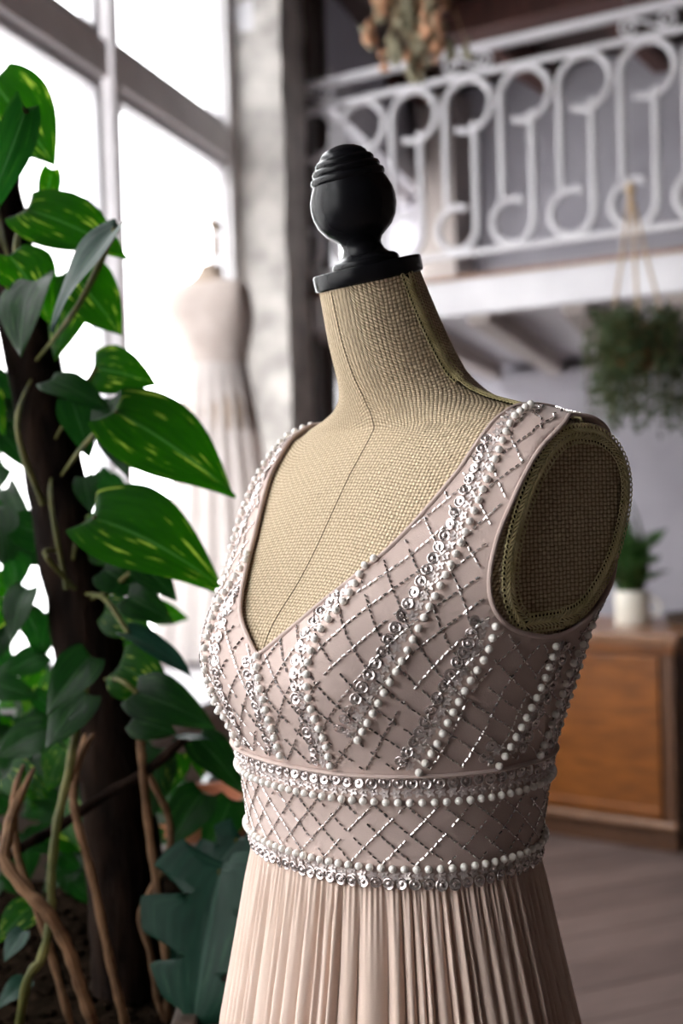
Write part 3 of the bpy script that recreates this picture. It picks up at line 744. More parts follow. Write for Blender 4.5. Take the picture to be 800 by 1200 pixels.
# arc-length tables for the lattice
LZ = [.6 + .25 * k for k in range(int(36 / .25))]
TABU = []
NA = 240
for z in LZ:
    row = [body(pi / 2 - pi * k / NA, z) for k in range(NA + 1)]; L = [0.0]
    for k in range(1, NA + 1): L.append(L[-1] + (row[k] - row[k - 1]).length)
    TABU.append(L)
def th_at(s, z):
    j = min(len(LZ) - 1, max(0, int(round((z - LZ[0]) / .25)))); L = TABU[j]; a = abs(s)
    if a >= L[-1]: return None
    lo_, hi_ = 0, NA
    while hi_ - lo_ > 1:
        m_ = (lo_ + hi_) // 2
        if L[m_] <= a: lo_ = m_
        else: hi_ = m_
    t = (a - L[lo_]) / max(1e-9, L[hi_] - L[lo_]); k = lo_ + t
    th = pi / 2 - pi * k / NA
    return th if s >= 0 else pi - th
random.seed(21)
def lattice(z0, z1, pitch, slope, off, jit):
    """two families of bead lines s = c +- z/slope, sampled as points in form cm"""
    lines = []
    rng = 46
    for fam in (1, -1):
        c = -rng - 40
        while c < rng + 40:
            cur = []; z = z0; ph = random.random() * 6
            while z < z1:
                s = c + fam * (z - z0) / slope + jit * sin(z * .8 + ph)
                if abs(s) < 44:
                    th = th_at(s, z)
                    if th is not None: cur.append(body(th, z, off)); z += .2; continue
                if len(cur) > 3: lines.append(cur)
                cur = []; z += .2
            if len(cur) > 3: lines.append(cur)
            c += pitch
    return lines
def beads_on(lines, mbuf, step=.47, ln=.33, r=.08, mask=True):
    for l in lines:
        P = resample(l, step)
        if mask:
            A_ = np.array([tuple(p) for p in P]); a, c = fields(A_); ok = (a > .25) & (c > .3)
        else: ok = [True] * len(P)
        for k in range(len(P) - 1):
            if not (ok[k] and ok[k + 1]) or random.random() < .06: continue
            t = (P[k + 1] - P[k])
            if t.length > 1.2 or t.length < .05: continue
            t.normalize(); n_ = Vector((P[k].x * .6, P[k].y - SC_y(P[k].z), 0)).normalized() if P[k].z < 33 else Vector((0, .3, 1)).normalized()
            n_ = (n_ - t * n_.dot(t)).normalized(); w = t.cross(n_); m_ = (P[k] + P[k + 1]) / 2 + n_ * .04
            t2 = (t + w * random.uniform(-.22, .22) + n_ * random.uniform(-.05, .08)).normalized()
            h = ln * random.uniform(.42, .52)
            ring = []
            for e in (-1, 1):
                for q in range(5): f = 2 * pi * q / 5; ring.append(wp(*(m_ + t2 * h * e + (n_ * cos(f) + w * sin(f)) * r)))
            mbuf.add(ring, [(q, (q + 1) % 5, 5 + (q + 1) % 5, 5 + q) for q in range(5)] + [(4, 3, 2, 1, 0), (5, 6, 7, 8, 9)])
def SC_y(z): return np.interp(z, YRZ, YRY)
bb1 = MB(); beads_on(lattice(8.9, 36, 2.3, 1.1, OFF + .06, .12), bb1)
tag(bb1.build('bodice_bugle_beads', M['bead'], gown, sharp=60), 'silver bugle beads in a diamond lattice', kind='stuff')
bb2 = MB(); beads_on(lattice(1.6, 6.4, 2.3, 1.0, .68, .06), bb2, mask=False)
tag(bb2.build('waistband_bugle_beads', M['bead'], gown, sharp=60), 'silver bugle beads in a diamond lattice', kind='stuff')
# component meshes (in metres, lying in xy, +z outwards)
def comp(name, m_, mt, sharp=40):
    me = bpy.data.meshes.new(name); me.from_pydata(m_.v, [], m_.f); me.materials.append(mt); me.polygons.foreach_set('use_smooth', [True] * len(me.polygons)); me.set_sharp_from_angle(angle=radians(sharp)); return me
c = MB(); c.ball((0, 0, .0026), .0030, 12, 8); pearl_me = comp('pearl', c, M['pearl'], 180)
c = MB(); c.lathe([(.0042, 0), (.0047, .0003), (.0046, .0009), (.0040, .0012), (.0026, .0006), (.0016, .0008), (.0014, .0016), (.0006, .0021)], None, 14); sequin_me = comp('sequin', c, M['sequin'])
c = MB(); out = []
for k in range(30):
    f = 2 * pi * k / 30; out.append((.0034 + .0011 * cos(5 * f), f))
n = len(out); c.v = [Vector((r * cos(f), r * sin(f), .0)) for r, f in out] + [Vector((r * cos(f) * .92, r * sin(f) * .92, .0008)) for r, f in out] + [Vector((0, 0, .0003))]
c.f = [(k, (k + 1) % n, n + (k + 1) % n, n + k) for k in range(n)] + [(n + k, n + (k + 1) % n, 2 * n) for k in range(n)]
c.ball((0, 0, .0010), .0010, 6, 4)
flower_me = comp('flower_sequin', c, M['sequin_matte'])
placed = {'pearl': [], 'sequin': [], 'flower_sequin': []}
def put(kind, p, n_, t, tilt=0):
    n_ = n_.normalized(); t = (t - n_ * t.dot(n_))
    t = t.normalized() if t.length > 1e-6 else n_.orthogonal().normalized()
    if tilt:
        n_ = (n_ + t * random.uniform(-tilt, tilt) + n_.cross(t) * random.uniform(-tilt, tilt)).normalized(); t = (t - n_ * t.dot(n_)).normalized()
    def wd(v): return LEFT * v.x + FRONT * v.y + Vector((0, 0, v.z))
    N, T = wd(n_), wd(t); o = wp(*p); placed[kind].append((frame(o, T, N.cross(T), N), N.dot((CAM - o).normalized()), (CAM - o).length))
def ringrow(kind, z, off, step, tilt=0, zj=0):
    path = resample([body(2 * pi * k / 400, z, off) for k in range(400)], step, True)
    for k, p in enumerate(path):
        t = path[(k + 1) % len(path)] - path[k - 1]; n_ = t.cross(Vector((0, 0, 1))); q = p + Vector((0, 0, random.uniform(-zj, zj)))
        put(kind, q, n_, t, tilt)
ringrow('pearl', 6.45, .62, .86); ringrow('flower_sequin', 7.15, .60, .82, .18, .08); ringrow('sequin', 7.95, .60, .98, .2, .06)
ringrow('pearl', 1.35, .62, .86); ringrow('flower_sequin', .75, .60, .84, .2, .08); ringrow('sequin', .10, .60, .98, .25, .08)
ST = {'a': [(13.3, -3.4, 35), (13.9, -.6, 33.4), (14.3, 1.5, 30.8), (14.3, 3.2, 28.3), (14.0, 4.8, 25.4), (13.4, 6.4, 22.4), (12.8, 7.9, 19.8), (11.9, 9.3, 16.9), (10.7, 10.4, 14.2), (8.7, 10.8, 11.2)],
      'b': [(16.2, 4.2, 19.1), (15.4, 4.4, 17.2), (14.5, 5.4, 15.1), (13.6, 6.2, 13), (12.6, 6.8, 10.8), (11.3, 7.4, 8.7)],
      'c': [(16.6, -1.3, 17.3), (15.9, -.6, 14.3), (15.1, .6, 11.6), (14, 2.1, 8.7)],
      'd': [(16.1, -5.6, 18.6), (16.2, -5.3, 17.4), (15.9, -4, 15.4), (15, -3.2, 12.2), (14.1, -2.2, 8.8)],
      'e': [(.3, 13.2, 16.6), (1.2, 13.4, 13.5), (.9, 12, 9)],
      'f': [(7.2, 7.5, 24.0), (7.4, 8.7, 22.8), (7.5, 10.6, 20.7), (6.7, 12.7, 18.3), (6.5, 13.5, 15.3), (6.3, 12.7, 12.6), (6.2, 11.7, 10.8), (5.8, 11, 8.9)],
      'g': [(12.5, -9, 30), (13.5, -9.8, 26), (14, -9.6, 22), (13.6, -9.4, 17), (12.5, -8.9, 12), (11, -8.4, 9)],
      'h': [(5.5, -13, 24), (5.5, -13, 18), (5, -12, 12), (4.5, -11, 9)]}
def strip(P, mirror):
    P = [Vector((-x if mirror else x, y, z)) for x, y, z in P]
    P = smooth_path(P, 10); P = [surf(p)[0] for p in P]
    Q = resample(P, .84)
    for k, p in enumerate(Q):
        t = Q[min(k + 1, len(Q) - 1)] - Q[max(k - 1, 0)]; loc, n_ = surf(p); put('pearl', loc, n_, t)
    def row(kind, d, step, s0, tilt):
        R = resample(P, step)[s0:]
        for k in range(len(R)):
            t = R[min(k + 1, len(R) - 1)] - R[max(k - 1, 0)]; loc, n_ = surf(R[k])
            if t.length < 1e-6: continue
            side = n_.cross(t).normalized()
            if (side.x * (1 if not mirror else -1)) > 0: side = -side
            loc, n_ = surf(loc + side * d)
            a, c_ = fields(np.array([tuple(loc)]))
            if a[0] < .35 or c_[0] < .35: continue
            put(kind, loc + n_ * .02, n_, t, tilt)
    row('flower_sequin', .78, .82, 0, .22); row('sequin', 1.5, .95, 0, .28)
for k_, P in ST.items():
    strip(P, False)
    if k_ != 'e': strip(P, True)
# scattered small pearls and stones along the straps
for kind, me, mt in (('pearl', pearl_me, M['pearl']), ('sequin', sequin_me, M['sequin']), ('flower_sequin', flower_me, M['sequin_matte'])):
    L = placed[kind]; L.sort(key=lambda q: -q[1] if q[1] < .05 else -10 + q[2])
    for mtx, f, d in L[:300]: inst(kind, me, mtx, gown)
    rest = L[300:]
    if rest:
        r_ = MB(); fs = [tuple(p.vertices) for p in me.polygons]
        for mtx, f, d in rest: r_.add([mtx @ v.co for v in me.vertices], fs)
        tag(r_.build(kind + '_rows', mt, gown, sharp=60), kind='stuff')
# ================================================================ PLANTS AT THE WINDOW
def leaf_mesh(name, mt, W=.36, fold=.18, droop=.25, heart=.16, wave=.02, nt=26, ns=8, seed=0, notch=0):
    """unit-length leaf along +x, normal +z"""
    rnd = random.Random(seed); b = MB(); ph = rnd.random() * 6
    for i in range(nt + 1):
        t = (i / nt) ** 1.8
        if t < .32: w = W * sin(pi / 2 * t / .32) ** .42 if t > 0 else 0
        else:
            q = (t - .32) / .68; w = W * max(0, 1 - q ** 1.75) ** 1.05 * (1 - .10 * q)
        if heart == 0: w = W * sin(pi * min(1, t ** .8)) ** .8 if 0 < t < 1 else 0
        for k in range(ns + 1):
            s = -1 + 2 * k / ns; ww_ = w
            if notch and abs(s) > .3:
                ww_ = w * (1 - notch * max(0, (abs(s) - .3) / .7) * max(0, sin(t * 22 + (1 if s > 0 else 2.2))) ** 2)
            x = t - heart * 1.25 * (1 - t) ** 2.2 * abs(s) ** 1.1 * min(1, t * 12 + .25)
            y = s * ww_
            z = fold * abs(s) * w - droop * t * t + wave * sin(t * 9 + ph + (2 if s > 0 else 0)) * abs(s) - .10 * W * s * s
            b.uv[len(b.v)] = (t, s); b.v.append(Vector((x, y, z)))
    for i in range(nt):
        for k in range(ns):
            a = i * (ns + 1) + k; b.f.append((a, a + ns + 1, a + ns + 2, a + 1))
    me = bpy.data.meshes.new(name); me.from_pydata(b.v, [], b.f)
    ul = me.uv_layers.new(name='UVMap')
    for lo in me.loops: ul.data[lo.index].uv = b.uv[lo.vertex_index]
    me.materials.append(mt); me.polygons.foreach_set('use_smooth', [True] * len(me.polygons)); return me
POTH = [leaf_mesh('leaf', M['pothos'], W=.34 + .02 * k, fold=.12 + .08 * k, droop=.10 + .08 * k, seed=k) for k in range(4)]
DARK = [leaf_mesh('leaf', M['dark_leaf'], W=.30 + .03 * k, fold=.15 + .1 * k, droop=.15 + .1 * k, seed=10 + k) for k in range(3)]
TEAL = leaf_mesh('leaf', M['teal_leaf'], W=.24, fold=.35, droop=.2, seed=20)
def leaf_at(me, base, tip, nrm, parent, wid=1.0, name='leaf'):
    x = tip - base; L = x.length; x.normalize(); z = Vector(nrm); z = (z - x * z.dot(x)); z = z.normalized() if z.length > 1e-4 else x.orthogonal().normalized()
    y = z.cross(x); Mx = frame(base, x * L, y * L * wid, z * L); return inst(name, me, Mx, parent)
TR = [(-8, 190, 1.62), (5, 270, 1.6), (38, 420, 1.58), (72, 600, 1.56), (108, 780, 1.54), (132, 900, 1.52), (148, 1050, 1.5), (152, 1156, 1.5)]
tp = smooth_path([at(*p) for p in TR], 6)
base_pt = tp[-1].copy()
poth = thing('climbing_pothos', base_pt, 'tall pothos climbing a dark mossy trunk by the window', 'plant')
b = MB(); rr = [.029 + .018 * min(1, k / 34) + random.Random(k).uniform(-.002, .003) for k in range(len(tp))]; b.tube(tp, rr, 14); b.build('trunk', M['bark'], poth)
C_ = (0, -1, .35)
def L(me, b0, t0, wid=1.0, n=C_):
    return leaf_at(me, at(*b0), at(*t0), n, poth, wid)
KEY = [(POTH[0], (-8, 96, 1.40), (62, 184, 1.36), 1.12, (.25, -1, .2)), (DARK[0], (30, 128, 1.30), (-18, 275, 1.22), .42, (.7, -.6, .2)),
 (POTH[1], (34, 246, 1.42), (149, 282, 1.40), 1.15, (.1, -.8, .7)), (TEAL, (136, 268, 1.30), (40, 366, 1.26), 1.0, (-.3, -.45, .9)),
 (POTH[0], (84, 318, 1.46), (142, 388, 1.44), 1.15, (.3, -1, .1)), (POTH[2], (112, 432, 1.46), (178, 440, 1.44), 1.25, (0, -1, .5)),
 (POTH[1], (138, 484, 1.36), (281, 562, 1.34), 1.0, (.15, -.8, .7)), (DARK[1], (128, 470, 1.40), (136, 558, 1.38), .95, (-.5, -1, .2)),
 (POTH[0], (128, 482, 1.50), (184, 556, 1.48), 1.0, (0, -1, .1)), (POTH[3], (112, 608, 1.36), (266, 656, 1.33), .95, (.1, -.75, .75)),
 (DARK[0], (98, 560, 1.46), (106, 600, 1.45), 1.2, (0, -1, 0)), (POTH[0], (104, 626, 1.52), (176, 650, 1.5), 1.2, (0, -1, -.2)),
 (DARK[2], (122, 668, 1.44), (164, 690, 1.42), 1.3, (0, -1, .5)), (DARK[1], (164, 660, 1.42), (206, 697, 1.4), 1.0, (.2, -1, .4)),
 (DARK[2], (150, 700, 1.42), (198, 722, 1.4), 1.1, (0, -1, .5)), (POTH[0], (124, 716, 1.5), (176, 742, 1.48), 1.2, (0, -1, -.1)),
 (TEAL, (150, 742, 1.40), (229, 778, 1.36), .9, (.2, -.4, .9)), (POTH[2], (142, 780, 1.46), (196, 812, 1.44), 1.4, (0, -1, .2)),
 (DARK[1], (160, 812, 1.42), (245, 838, 1.38), 1.0, (.1, -.8, .6)), (DARK[0], (156, 842, 1.44), (204, 858, 1.42), 1.3, (0, -1, .3)),
 (DARK[0], (100, 814, 1.38), (50, 872, 1.34), 1.2, (-.3, -1, .4)), (POTH[1], (60, 200, 1.5), (52, 255, 1.5), .7, (.6, -1, 0)),
 (DARK[2], (40, 330, 1.36), (4, 392, 1.3), 1.1, (-.4, -.7, .6)), (POTH[0], (90, 330, 1.52), (62, 420, 1.5), .8, (0, -1, 0)),
 (POTH[3], (10, 300, 1.4), (62, 352, 1.36), 1.1, (.2, -.7, .8)), (DARK[1], (84, 470, 1.44), (106, 530, 1.42), 1.0, (.3, -1, .2)),
 (DARK[0], (60, 445, 1.42), (128, 470, 1.38), .95, (0, -.6, .9)), (DARK[2], (104, 770, 1.36), (52, 826, 1.32), 1.0, (0, -1, .5)),
 (POTH[0], (12, 905, 1.45), (52, 935, 1.42), 1.1, (0, -1, .4)), (POTH[0], (112, 985, 1.5), (132, 1030, 1.48), .9, (0, -1, .4)),
 (POTH[1], (36, 1062, 1.4), (-4, 1098, 1.36), 1.1, (0, -1, .8)), (TEAL, (26, 1092, 1.36), (2, 1124, 1.34), 1.6, (0, -.6, 1)), (TEAL, (30, 1150, 1.36), (-4, 1176, 1.33), 1.5, (0, -.6, 1)),
 (POTH[2], (208, 884, 1.5), (196, 930, 1.48), 1.0, (.2, -1, .2)), (DARK[1], (232, 866, 1.46), (286, 918, 1.42), .9, (.4, -.8, .3)), (POTH[0], (226, 872, 1.5), (238, 912, 1.48), .7, (.5, -1, 0)),
 (TEAL, (206, 866, 1.4), (244, 858, 1.38), .9, (0, -.2, 1)), (DARK[0], (186, 880, 1.5), (176, 960, 1.48), 1.0, (0, -1, .3)), (DARK[2], (236, 930, 1.5), (196, 985, 1.46), 1.1, (0, -1, .5)), (DARK[1], (270, 940, 1.52), (240, 1010, 1.5), 1.0, (.3, -1, .3))]
for me, b0, t0, w, n in KEY: L(me, b0, t0, w, n)
rnd = random.Random(8)
def trunk_at(y):
    for i in range(len(TR) - 1):
        if TR[i][1] <= y <= TR[i + 1][1]:
            t = (y - TR[i][1]) / (TR[i + 1][1] - TR[i][1]); return TR[i][0] + t * (TR[i + 1][0] - TR[i][0])
    return 150
for k in range(120):       # the mass of leaves on the shaded side of the trunk
    y = rnd.uniform(230, 1010); tx = trunk_at(y); x = tx - 48 - abs(rnd.gauss(0, 48))
    if x < -70: continue
    d = rnd.uniform(1.5, 1.9); ln = rnd.uniform(34, 78); a = rnd.uniform(.1, pi - .1)
    me = rnd.choice(DARK + [POTH[0], POTH[2]] if y < 800 else DARK + [POTH[0]])
    L(me, (x, y, d), (x + ln * cos(a), y + ln * sin(a), d + rnd.uniform(-.05, .04)), rnd.uniform(.8, 1.2), (rnd.uniform(-.6, .6), -1, rnd.uniform(-.1, .9)))
for k in range(60):
    x = rnd.uniform(-60, 110); y = rnd.uniform(860, 1040); d = rnd.uniform(1.65, 1.9); ln = rnd.uniform(30, 60); a = rnd.uniform(.1, pi - .1)
    L(rnd.choice(DARK), (x, y, d), (x + ln * cos(a), y + ln * sin(a) * .7, d), rnd.uniform(.8, 1.2), (rnd.uniform(-.5, .5), -1, rnd.uniform(-.1, .6)))
for k in range(34):        # foliage behind, against the window apron
    y = rnd.uniform(540, 1010); tx = trunk_at(y); x = tx + 22 + abs(rnd.gauss(0, 26)); d = rnd.uniform(1.6, 2.0); ln = rnd.uniform(28, 55); a = rnd.uniform(.1, pi - .1)
    L(rnd.choice(DARK + [POTH[0]]), (x, y, d), (x + ln * cos(a), y + ln * sin(a), d), rnd.uniform(.8, 1.2), (rnd.uniform(-.5, .5), -1, rnd.uniform(-.1, .6)))
def stem(P, r, mt, parent=poth, name='stem'):
    b = MB(); pts = smooth_path([at(*p) for p in P], 6); b.tube(pts, [r * (1.0 + .12 * sin(i * 1.7)) * min(1, .3 + .12 * i) for i in range(len(pts))], 8); return b.build(name, mt, parent)
# petioles to the big leaves
for (P, r) in [([(72, 560, 1.5), (100, 520, 1.42), (138, 484, 1.36)], .0035), ([(84, 660, 1.5), (92, 625, 1.4), (112, 608, 1.36)], .0035), ([(60, 520, 1.5), (90, 470, 1.45), (112, 432, 1.46)], .003), ([(10, 330, 1.5), (20, 280, 1.45), (34, 246, 1.42)], .004), ([(100, 700, 1.5), (130, 690, 1.45), (164, 660, 1.42)], .003),
               ([(30, 420, 1.5), (90, 360, 1.36), (136, 268, 1.3)], .0035), ([(20, 300, 1.5), (-20, 215, 1.48), (-30, 140, 1.45), (-8, 96, 1.4)], .004), ([(-30, 300, 1.4), (-10, 190, 1.34), (30, 128, 1.3)], .004), ([(90, 690, 1.46), (120, 700, 1.44), (150, 742, 1.4)], .003), ([(112, 790, 1.46), (138, 796, 1.44), (160, 812, 1.42)], .003),
               ([(20, 640, 1.44), (52, 648, 1.4), (88, 690, 1.46)], .003), ([(40, 430, 1.5), (20, 500, 1.4), (50, 590, 1.45)], .0035), ([(28, 545, 1.5), (60, 590, 1.44), (78, 690, 1.46)], .003)]:
    P = [(trunk_at(P[0][1]), P[0][1] + 8, 1.57)] + P[1:]
    stem(P, r, M['stem_green'])
stem([(104, 790, 1.44), (98, 815, 1.41), (90, 849, 1.38), (79, 912, 1.36), (66, 969, 1.34), (60, 1032, 1.33), (60, 1070, 1.32), (49, 1122, 1.31), (32, 1149, 1.3), (20, 1222, 1.36)], .0052, M['stem_green'])
stem([(40, 900, 1.44), (16, 950, 1.40), (8, 985, 1.36), (6, 1010, 1.34), (30, 1044, 1.32), (56, 1070, 1.31), (79, 1111, 1.31), (94, 1156, 1.31), (109, 1200, 1.32), (114, 1218, 1.38)], .0068, M['vine'], name='aerial_root')
stem([(100, 860, 1.46), (90, 900, 1.44), (86, 930, 1.42), (90, 961, 1.41), (109, 1032, 1.40), (128, 1122, 1.38), (142, 1182, 1.37), (150, 1212, 1.40)], .0052, M['vine'], name='aerial_root')
stem([(150, 800, 1.47), (160, 840, 1.45), (165, 870, 1.44), (167, 901, 1.43), (174, 969, 1.42), (184, 1040, 1.41), (195, 1130, 1.40), (196, 1190, 1.40), (198, 1200, 1.44)], .0052, M['vine'], name='aerial_root')
stem([(160, 850, 1.46), (166, 890, 1.46), (180, 920, 1.45), (198, 961, 1.44), (195, 1010, 1.43), (165, 1070, 1.42), (176, 1115, 1.41), (184, 1168, 1.4), (192, 1190, 1.4), (194, 1200, 1.44)], .0042, M['vine'], name='aerial_root')
stem([(30, 890, 1.46), (18, 925, 1.42), (16, 960, 1.4), (22, 1010, 1.39), (38, 1051, 1.38), (60, 1119, 1.37), (82, 1198, 1.36), (90, 1216, 1.40)], .0046, M['vine'], name='aerial_root')
stem([(-20, 1022, 1.4), (30, 990, 1.4), (68, 969, 1.42), (124, 931, 1.44), (170, 905, 1.44), (215, 866, 1.42)], .006, M['bark'], name='branch')
stem([(110, 860, 1.42), (96, 880, 1.40), (80, 915, 1.38)], .005, M['vine'], name='aerial_root')
# long trough of soil the plants grow in
TX0, TX1, TY0, TY1, TZ = -1.15, -.17, 1.27, 1.98, .79
tro = thing('planter_trough', ((TX0 + TX1) / 2, (TY0 + TY1) / 2, 0), 'dark brown wooden trough of soil below the climbing pothos', 'planter')
b = MB(); b.box(xyz, TX0 + .03, TX1 - .03, TY0 + .03, TY1 - .03, .05, TZ - .045)
for k in range(900):
    b.ball((rnd.uniform(TX0 + .05, TX1 - .05), rnd.uniform(TY0 + .05, TY1 - .05), TZ - .045), rnd.uniform(.004, .014), 5, 3)
tag(b.build('soil', M['soil'], tro), kind='stuff')
for nm, a_ in (('side_board', (TX0, TX1, TY0, TY0 + .028)), ('side_board', (TX0, TX1, TY1 - .028, TY1)), ('end_board', (TX0, TX0 + .028, TY0 + .028, TY1 - .028)), ('end_board', (TX1 - .028, TX1, TY0 + .028, TY1 - .028))):
    b = MB(); b.box(xyz, *a_, 0, TZ); b.build(nm, M['bench'], tro, smooth=False, bevel=.004)
# low bench carrying the pots
bn = thing('plant_bench', (-.30, 2.40, 0), 'low dark wooden bench carrying the potted plants', 'bench')
bfn = lambda x, y, z: Vector((-.30, 2.40, 0)) + Vector((x, y, z))
for k in range(5):
    b = MB(); b.box(bfn, -.5, .42, -.38 + k * .15, -.38 + k * .15 + .142, .265, .30); b.build('slat', M['bench'], bn, smooth=False, bevel=.004)
for sx in (-.46, .36):
    for sy in (-.33, .33):
        b = MB(); b.box(bfn, sx, sx + .05, sy - .025, sy + .025, 0, .265); b.build('leg', M['bench'], bn, smooth=False, bevel=.004)
# terracotta bowl with a zinc saucer rim, behind the gown's waist on the left
tb = at(240, 968, 2.24); 
tc_ = thing('terracotta_bowl', (tb.x, tb.y, .30), 'orange terracotta pot half hidden beside the gown waist', 'pot')
b = MB(); h = tb.z + .045 - .30
b.lathe([(.09, 0), (.095, .005), (.135, h - .06), (.14, h - .055), (.148, h - .05), (.148, h), (.136, h + .002), (.13, h - .03)], Matrix.Translation((tb.x, tb.y, .30)), 36); b.build('bowl', M['terracotta'], tc_)
b = MB(); b.lathe([(.128, h - .035), (.06, h - .03), (.01, h - .03)], Matrix.Translation((tb.x, tb.y, .30)), 30); b.build('soil', M['soil'], tc_)
for k in range(14):
    a = rnd.uniform(0, 6.28); p0 = Vector((tb.x + .08 * cos(a), tb.y + .08 * sin(a), .30 + h - .02)); p1 = p0 + Vector((.16 * cos(a) - .04, .14 * sin(a), rnd.uniform(-.05, .14)))
    leaf_at(rnd.choice(DARK), p0, p1, (0, -.5, 1), tc_, 1.0)
# zinc tray to the right of it
zb_ = at(292, 936, 2.5)
zt_ = thing('zinc_planter', (zb_.x + .05, zb_.y + .1, .30), 'dull zinc planter rim showing behind the terracotta pot', 'planter')
b = MB(); hz = zb_.z - .30 + .02; b.lathe([(.10, 0), (.105, .005), (.15, hz - .01), (.156, hz - .008), (.156, hz), (.145, hz), (.14, hz - .03)], Matrix.Translation((zb_.x + .05, zb_.y + .1, .30)), 32); b.build('bucket', M['zinc'], zt_)
b = MB(); b.lathe([(.138, hz - .03), (.01, hz - .03)], Matrix.Translation((zb_.x + .05, zb_.y + .1, .30)), 24); b.build('soil', M['soil'], zt_)
# split-leaf philodendron low beside the skirt
mo = Vector((-.23, 1.55, .745))
mon = thing('split_leaf_philodendron', mo, 'large dark split-leaf philodendron low beside the skirt', 'plant')
MONS = leaf_mesh('leaf', M['teal_leaf'], W=.36, fold=.22, droop=.12, heart=.2, nt=60, ns=16, wave=.01, seed=31, notch=.75)
def LM(b0, t0, n, w=1.0): return leaf_at(MONS, at(*b0), at(*t0), n, mon, w)
LM((258, 1022, 1.36), (214, 1232, 1.30), (-.25, -1, .35), 1.25); LM((278, 985, 1.44), (205, 1075, 1.40), (-.1, -.7, .9), 1.0); LM((228, 1090, 1.5), (150, 1140, 1.47), (0, -.8, .7), 1.0); LM((262, 1060, 1.5), (300, 1150, 1.48), (.2, -.9, .6), 1.0)
top = mo.copy()
for b0 in ((258, 1022, 1.36), (278, 985, 1.44), (228, 1090, 1.5), (262, 1060, 1.5)):
    e = at(*b0); b = MB(); b.tube(smooth_path([top, top.lerp(e, .5) + Vector((.02, .02, .05)), e], 8), .004, 7); b.build('petiole', M['stem_green'], mon)

# ================================================================ SECOND DRESS FORM ON THE WINDOW LEDGE
f2c = Vector((-.462, 4.72, .71)); SCL = .0092; PH2 = radians(205)
F2 = Vector((-sin(PH2), -cos(PH2), 0)); L2 = Vector((cos(PH2), -sin(PH2), 0)); Z2 = 1.115
def wp2(x, y, z): return f2c + L2 * x * SCL + F2 * y * SCL + Vector((0, 0, Z2 + z * SCL))
fm2 = thing('window_dress_form', f2c, 'headless linen dress form standing on the window ledge', 'dress form')
n2 = 64; zl = [-26, -18, -10, -4, 0, 4, 8, 12, 16, 20, 23, 26, 29, 31, 32.5, 33.5, 34, 34.4, 34.8, 35.2, 35.7, 36.3, 37, 38, 40, 42]
def loft2(zs_, off, name, mt, par, cap=True):
    b = MB()
    for z in zs_:
        for i in range(n2): b.v.append(wp2(*body(2 * pi * i / n2, z, off)))
    for j in range(len(zs_) - 1):
        for i in range(n2): b.f.append((j * n2 + i, j * n2 + (i + 1) % n2, (j + 1) * n2 + (i + 1) % n2, (j + 1) * n2 + i))
    if cap: b.f.append(tuple((len(zs_) - 1) * n2 + i for i in range(n2)))
    return b.build(name, mt, par)
loft2(zl, 0, 'torso', M['linen_form'], fm2)
b = MB(); b.tube([f2c + Vector((0, 0, .02)), f2c + Vector((0, 0, Z2 - .2))], .016, 10); b.lathe([(.15, 0), (.155, .01), (.03, .03), (.02, .05)], Matrix.Translation(f2c), 28); b.build('stand', M['black_wood'], fm2)
g2 = thing('lace_gown', f2c + Vector((.0, .001, 0)), 'ivory lace-backed gown on the form by the window', 'dress')
loft2([z for z in zl if -5 < z < 34.2], .7, 'bodice', M['lace'], g2, False)
b = MB(); lv = [2, 0, -3, -8, -16, -28, -45, -65, -90, -118]
for z in lv:
    d = 2 - z; fl = 1 + .011 * d
    for i in range(180):
        th = 2 * pi * i / 180; r = (1 + min(1, d / 20) * .05 * sin(th * 17 + sin(th * 3)) )
        b.v.append(wp2(13.4 * fl * r * cos(th), 10.9 * fl * r * sin(th), max(z, -118)))
for j in range(len(lv) - 1):
    for i in range(180): b.f.append((j * 180 + i, (j + 1) * 180 + i, (j + 1) * 180 + (i + 1) % 180, j * 180 + (i + 1) % 180))
b.build('skirt', M['ivory_skirt'], g2)
# dried sprig stuck in the neck of that form
sp0 = wp2(0, 0, 42)
sg_ = thing('dried_sprig', sp0, 'sparse dried flower sprig rising from the window dress form', 'dried flowers')
bs = MB(); bl = MB(); rnd = random.Random(4)
for k in range(16):
    e = sp0 + Vector((rnd.uniform(-.12, .03), rnd.uniform(-.05, .05), rnd.uniform(.05, .20))); mid = sp0.lerp(e, .5) + Vector((0, 0, .02)); bs.tube([sp0, mid, e], .0016, 5)
    for j in range(4): bl.ball(e + Vector((rnd.uniform(-.015, .015), rnd.uniform(-.015, .015), rnd.uniform(-.02, .015))), rnd.uniform(.006, .012), 6, 4)
bs.build('stem', M['dried'], sg_); tag(bl.build('seed_heads', M['dried'], sg_), kind='stuff')

# ================================================================ CABINET CORNER
CE = Vector((cos(radians(35.7)), -sin(radians(35.7)), 0)); CN = Vector((CE.y, -CE.x, 0)); CN = Vector((-sin(radians(35.7)), -cos(radians(35.7)), 0))
cfl = at(794, 1012, 4.4); 
d_ = ray(794, 1003); cor = CAM + d_ * (-CAM.z / d_.z)       # near right foot of the cabinet on the floor
def cb(q, t, z): return cor - CE * q + CN * (-t) + Vector((0, 0, z))    # q to the left, t to the back
CW, CD, CH = 1.25, .5, .80
cab = thing('sideboard', cb(CW / 2, CD / 2, 0), 'honey-brown wooden sideboard with dark plinth below the mezzanine', 'cabinet')
def cbx(name, mt, *a, parent=cab, bevel=.004): b = MB(); b.box(cb, *a); return b.build(name, mt, parent, smooth=False, bevel=bevel)
cbx('carcass', M['cab'], .02, CW - .02, .02, CD, .09, CH - .04)
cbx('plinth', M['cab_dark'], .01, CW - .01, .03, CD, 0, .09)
cbx('base_moulding', M['cab_top'], -.005, CW + .005, -.012, CD, .085, .115, bevel=.01)
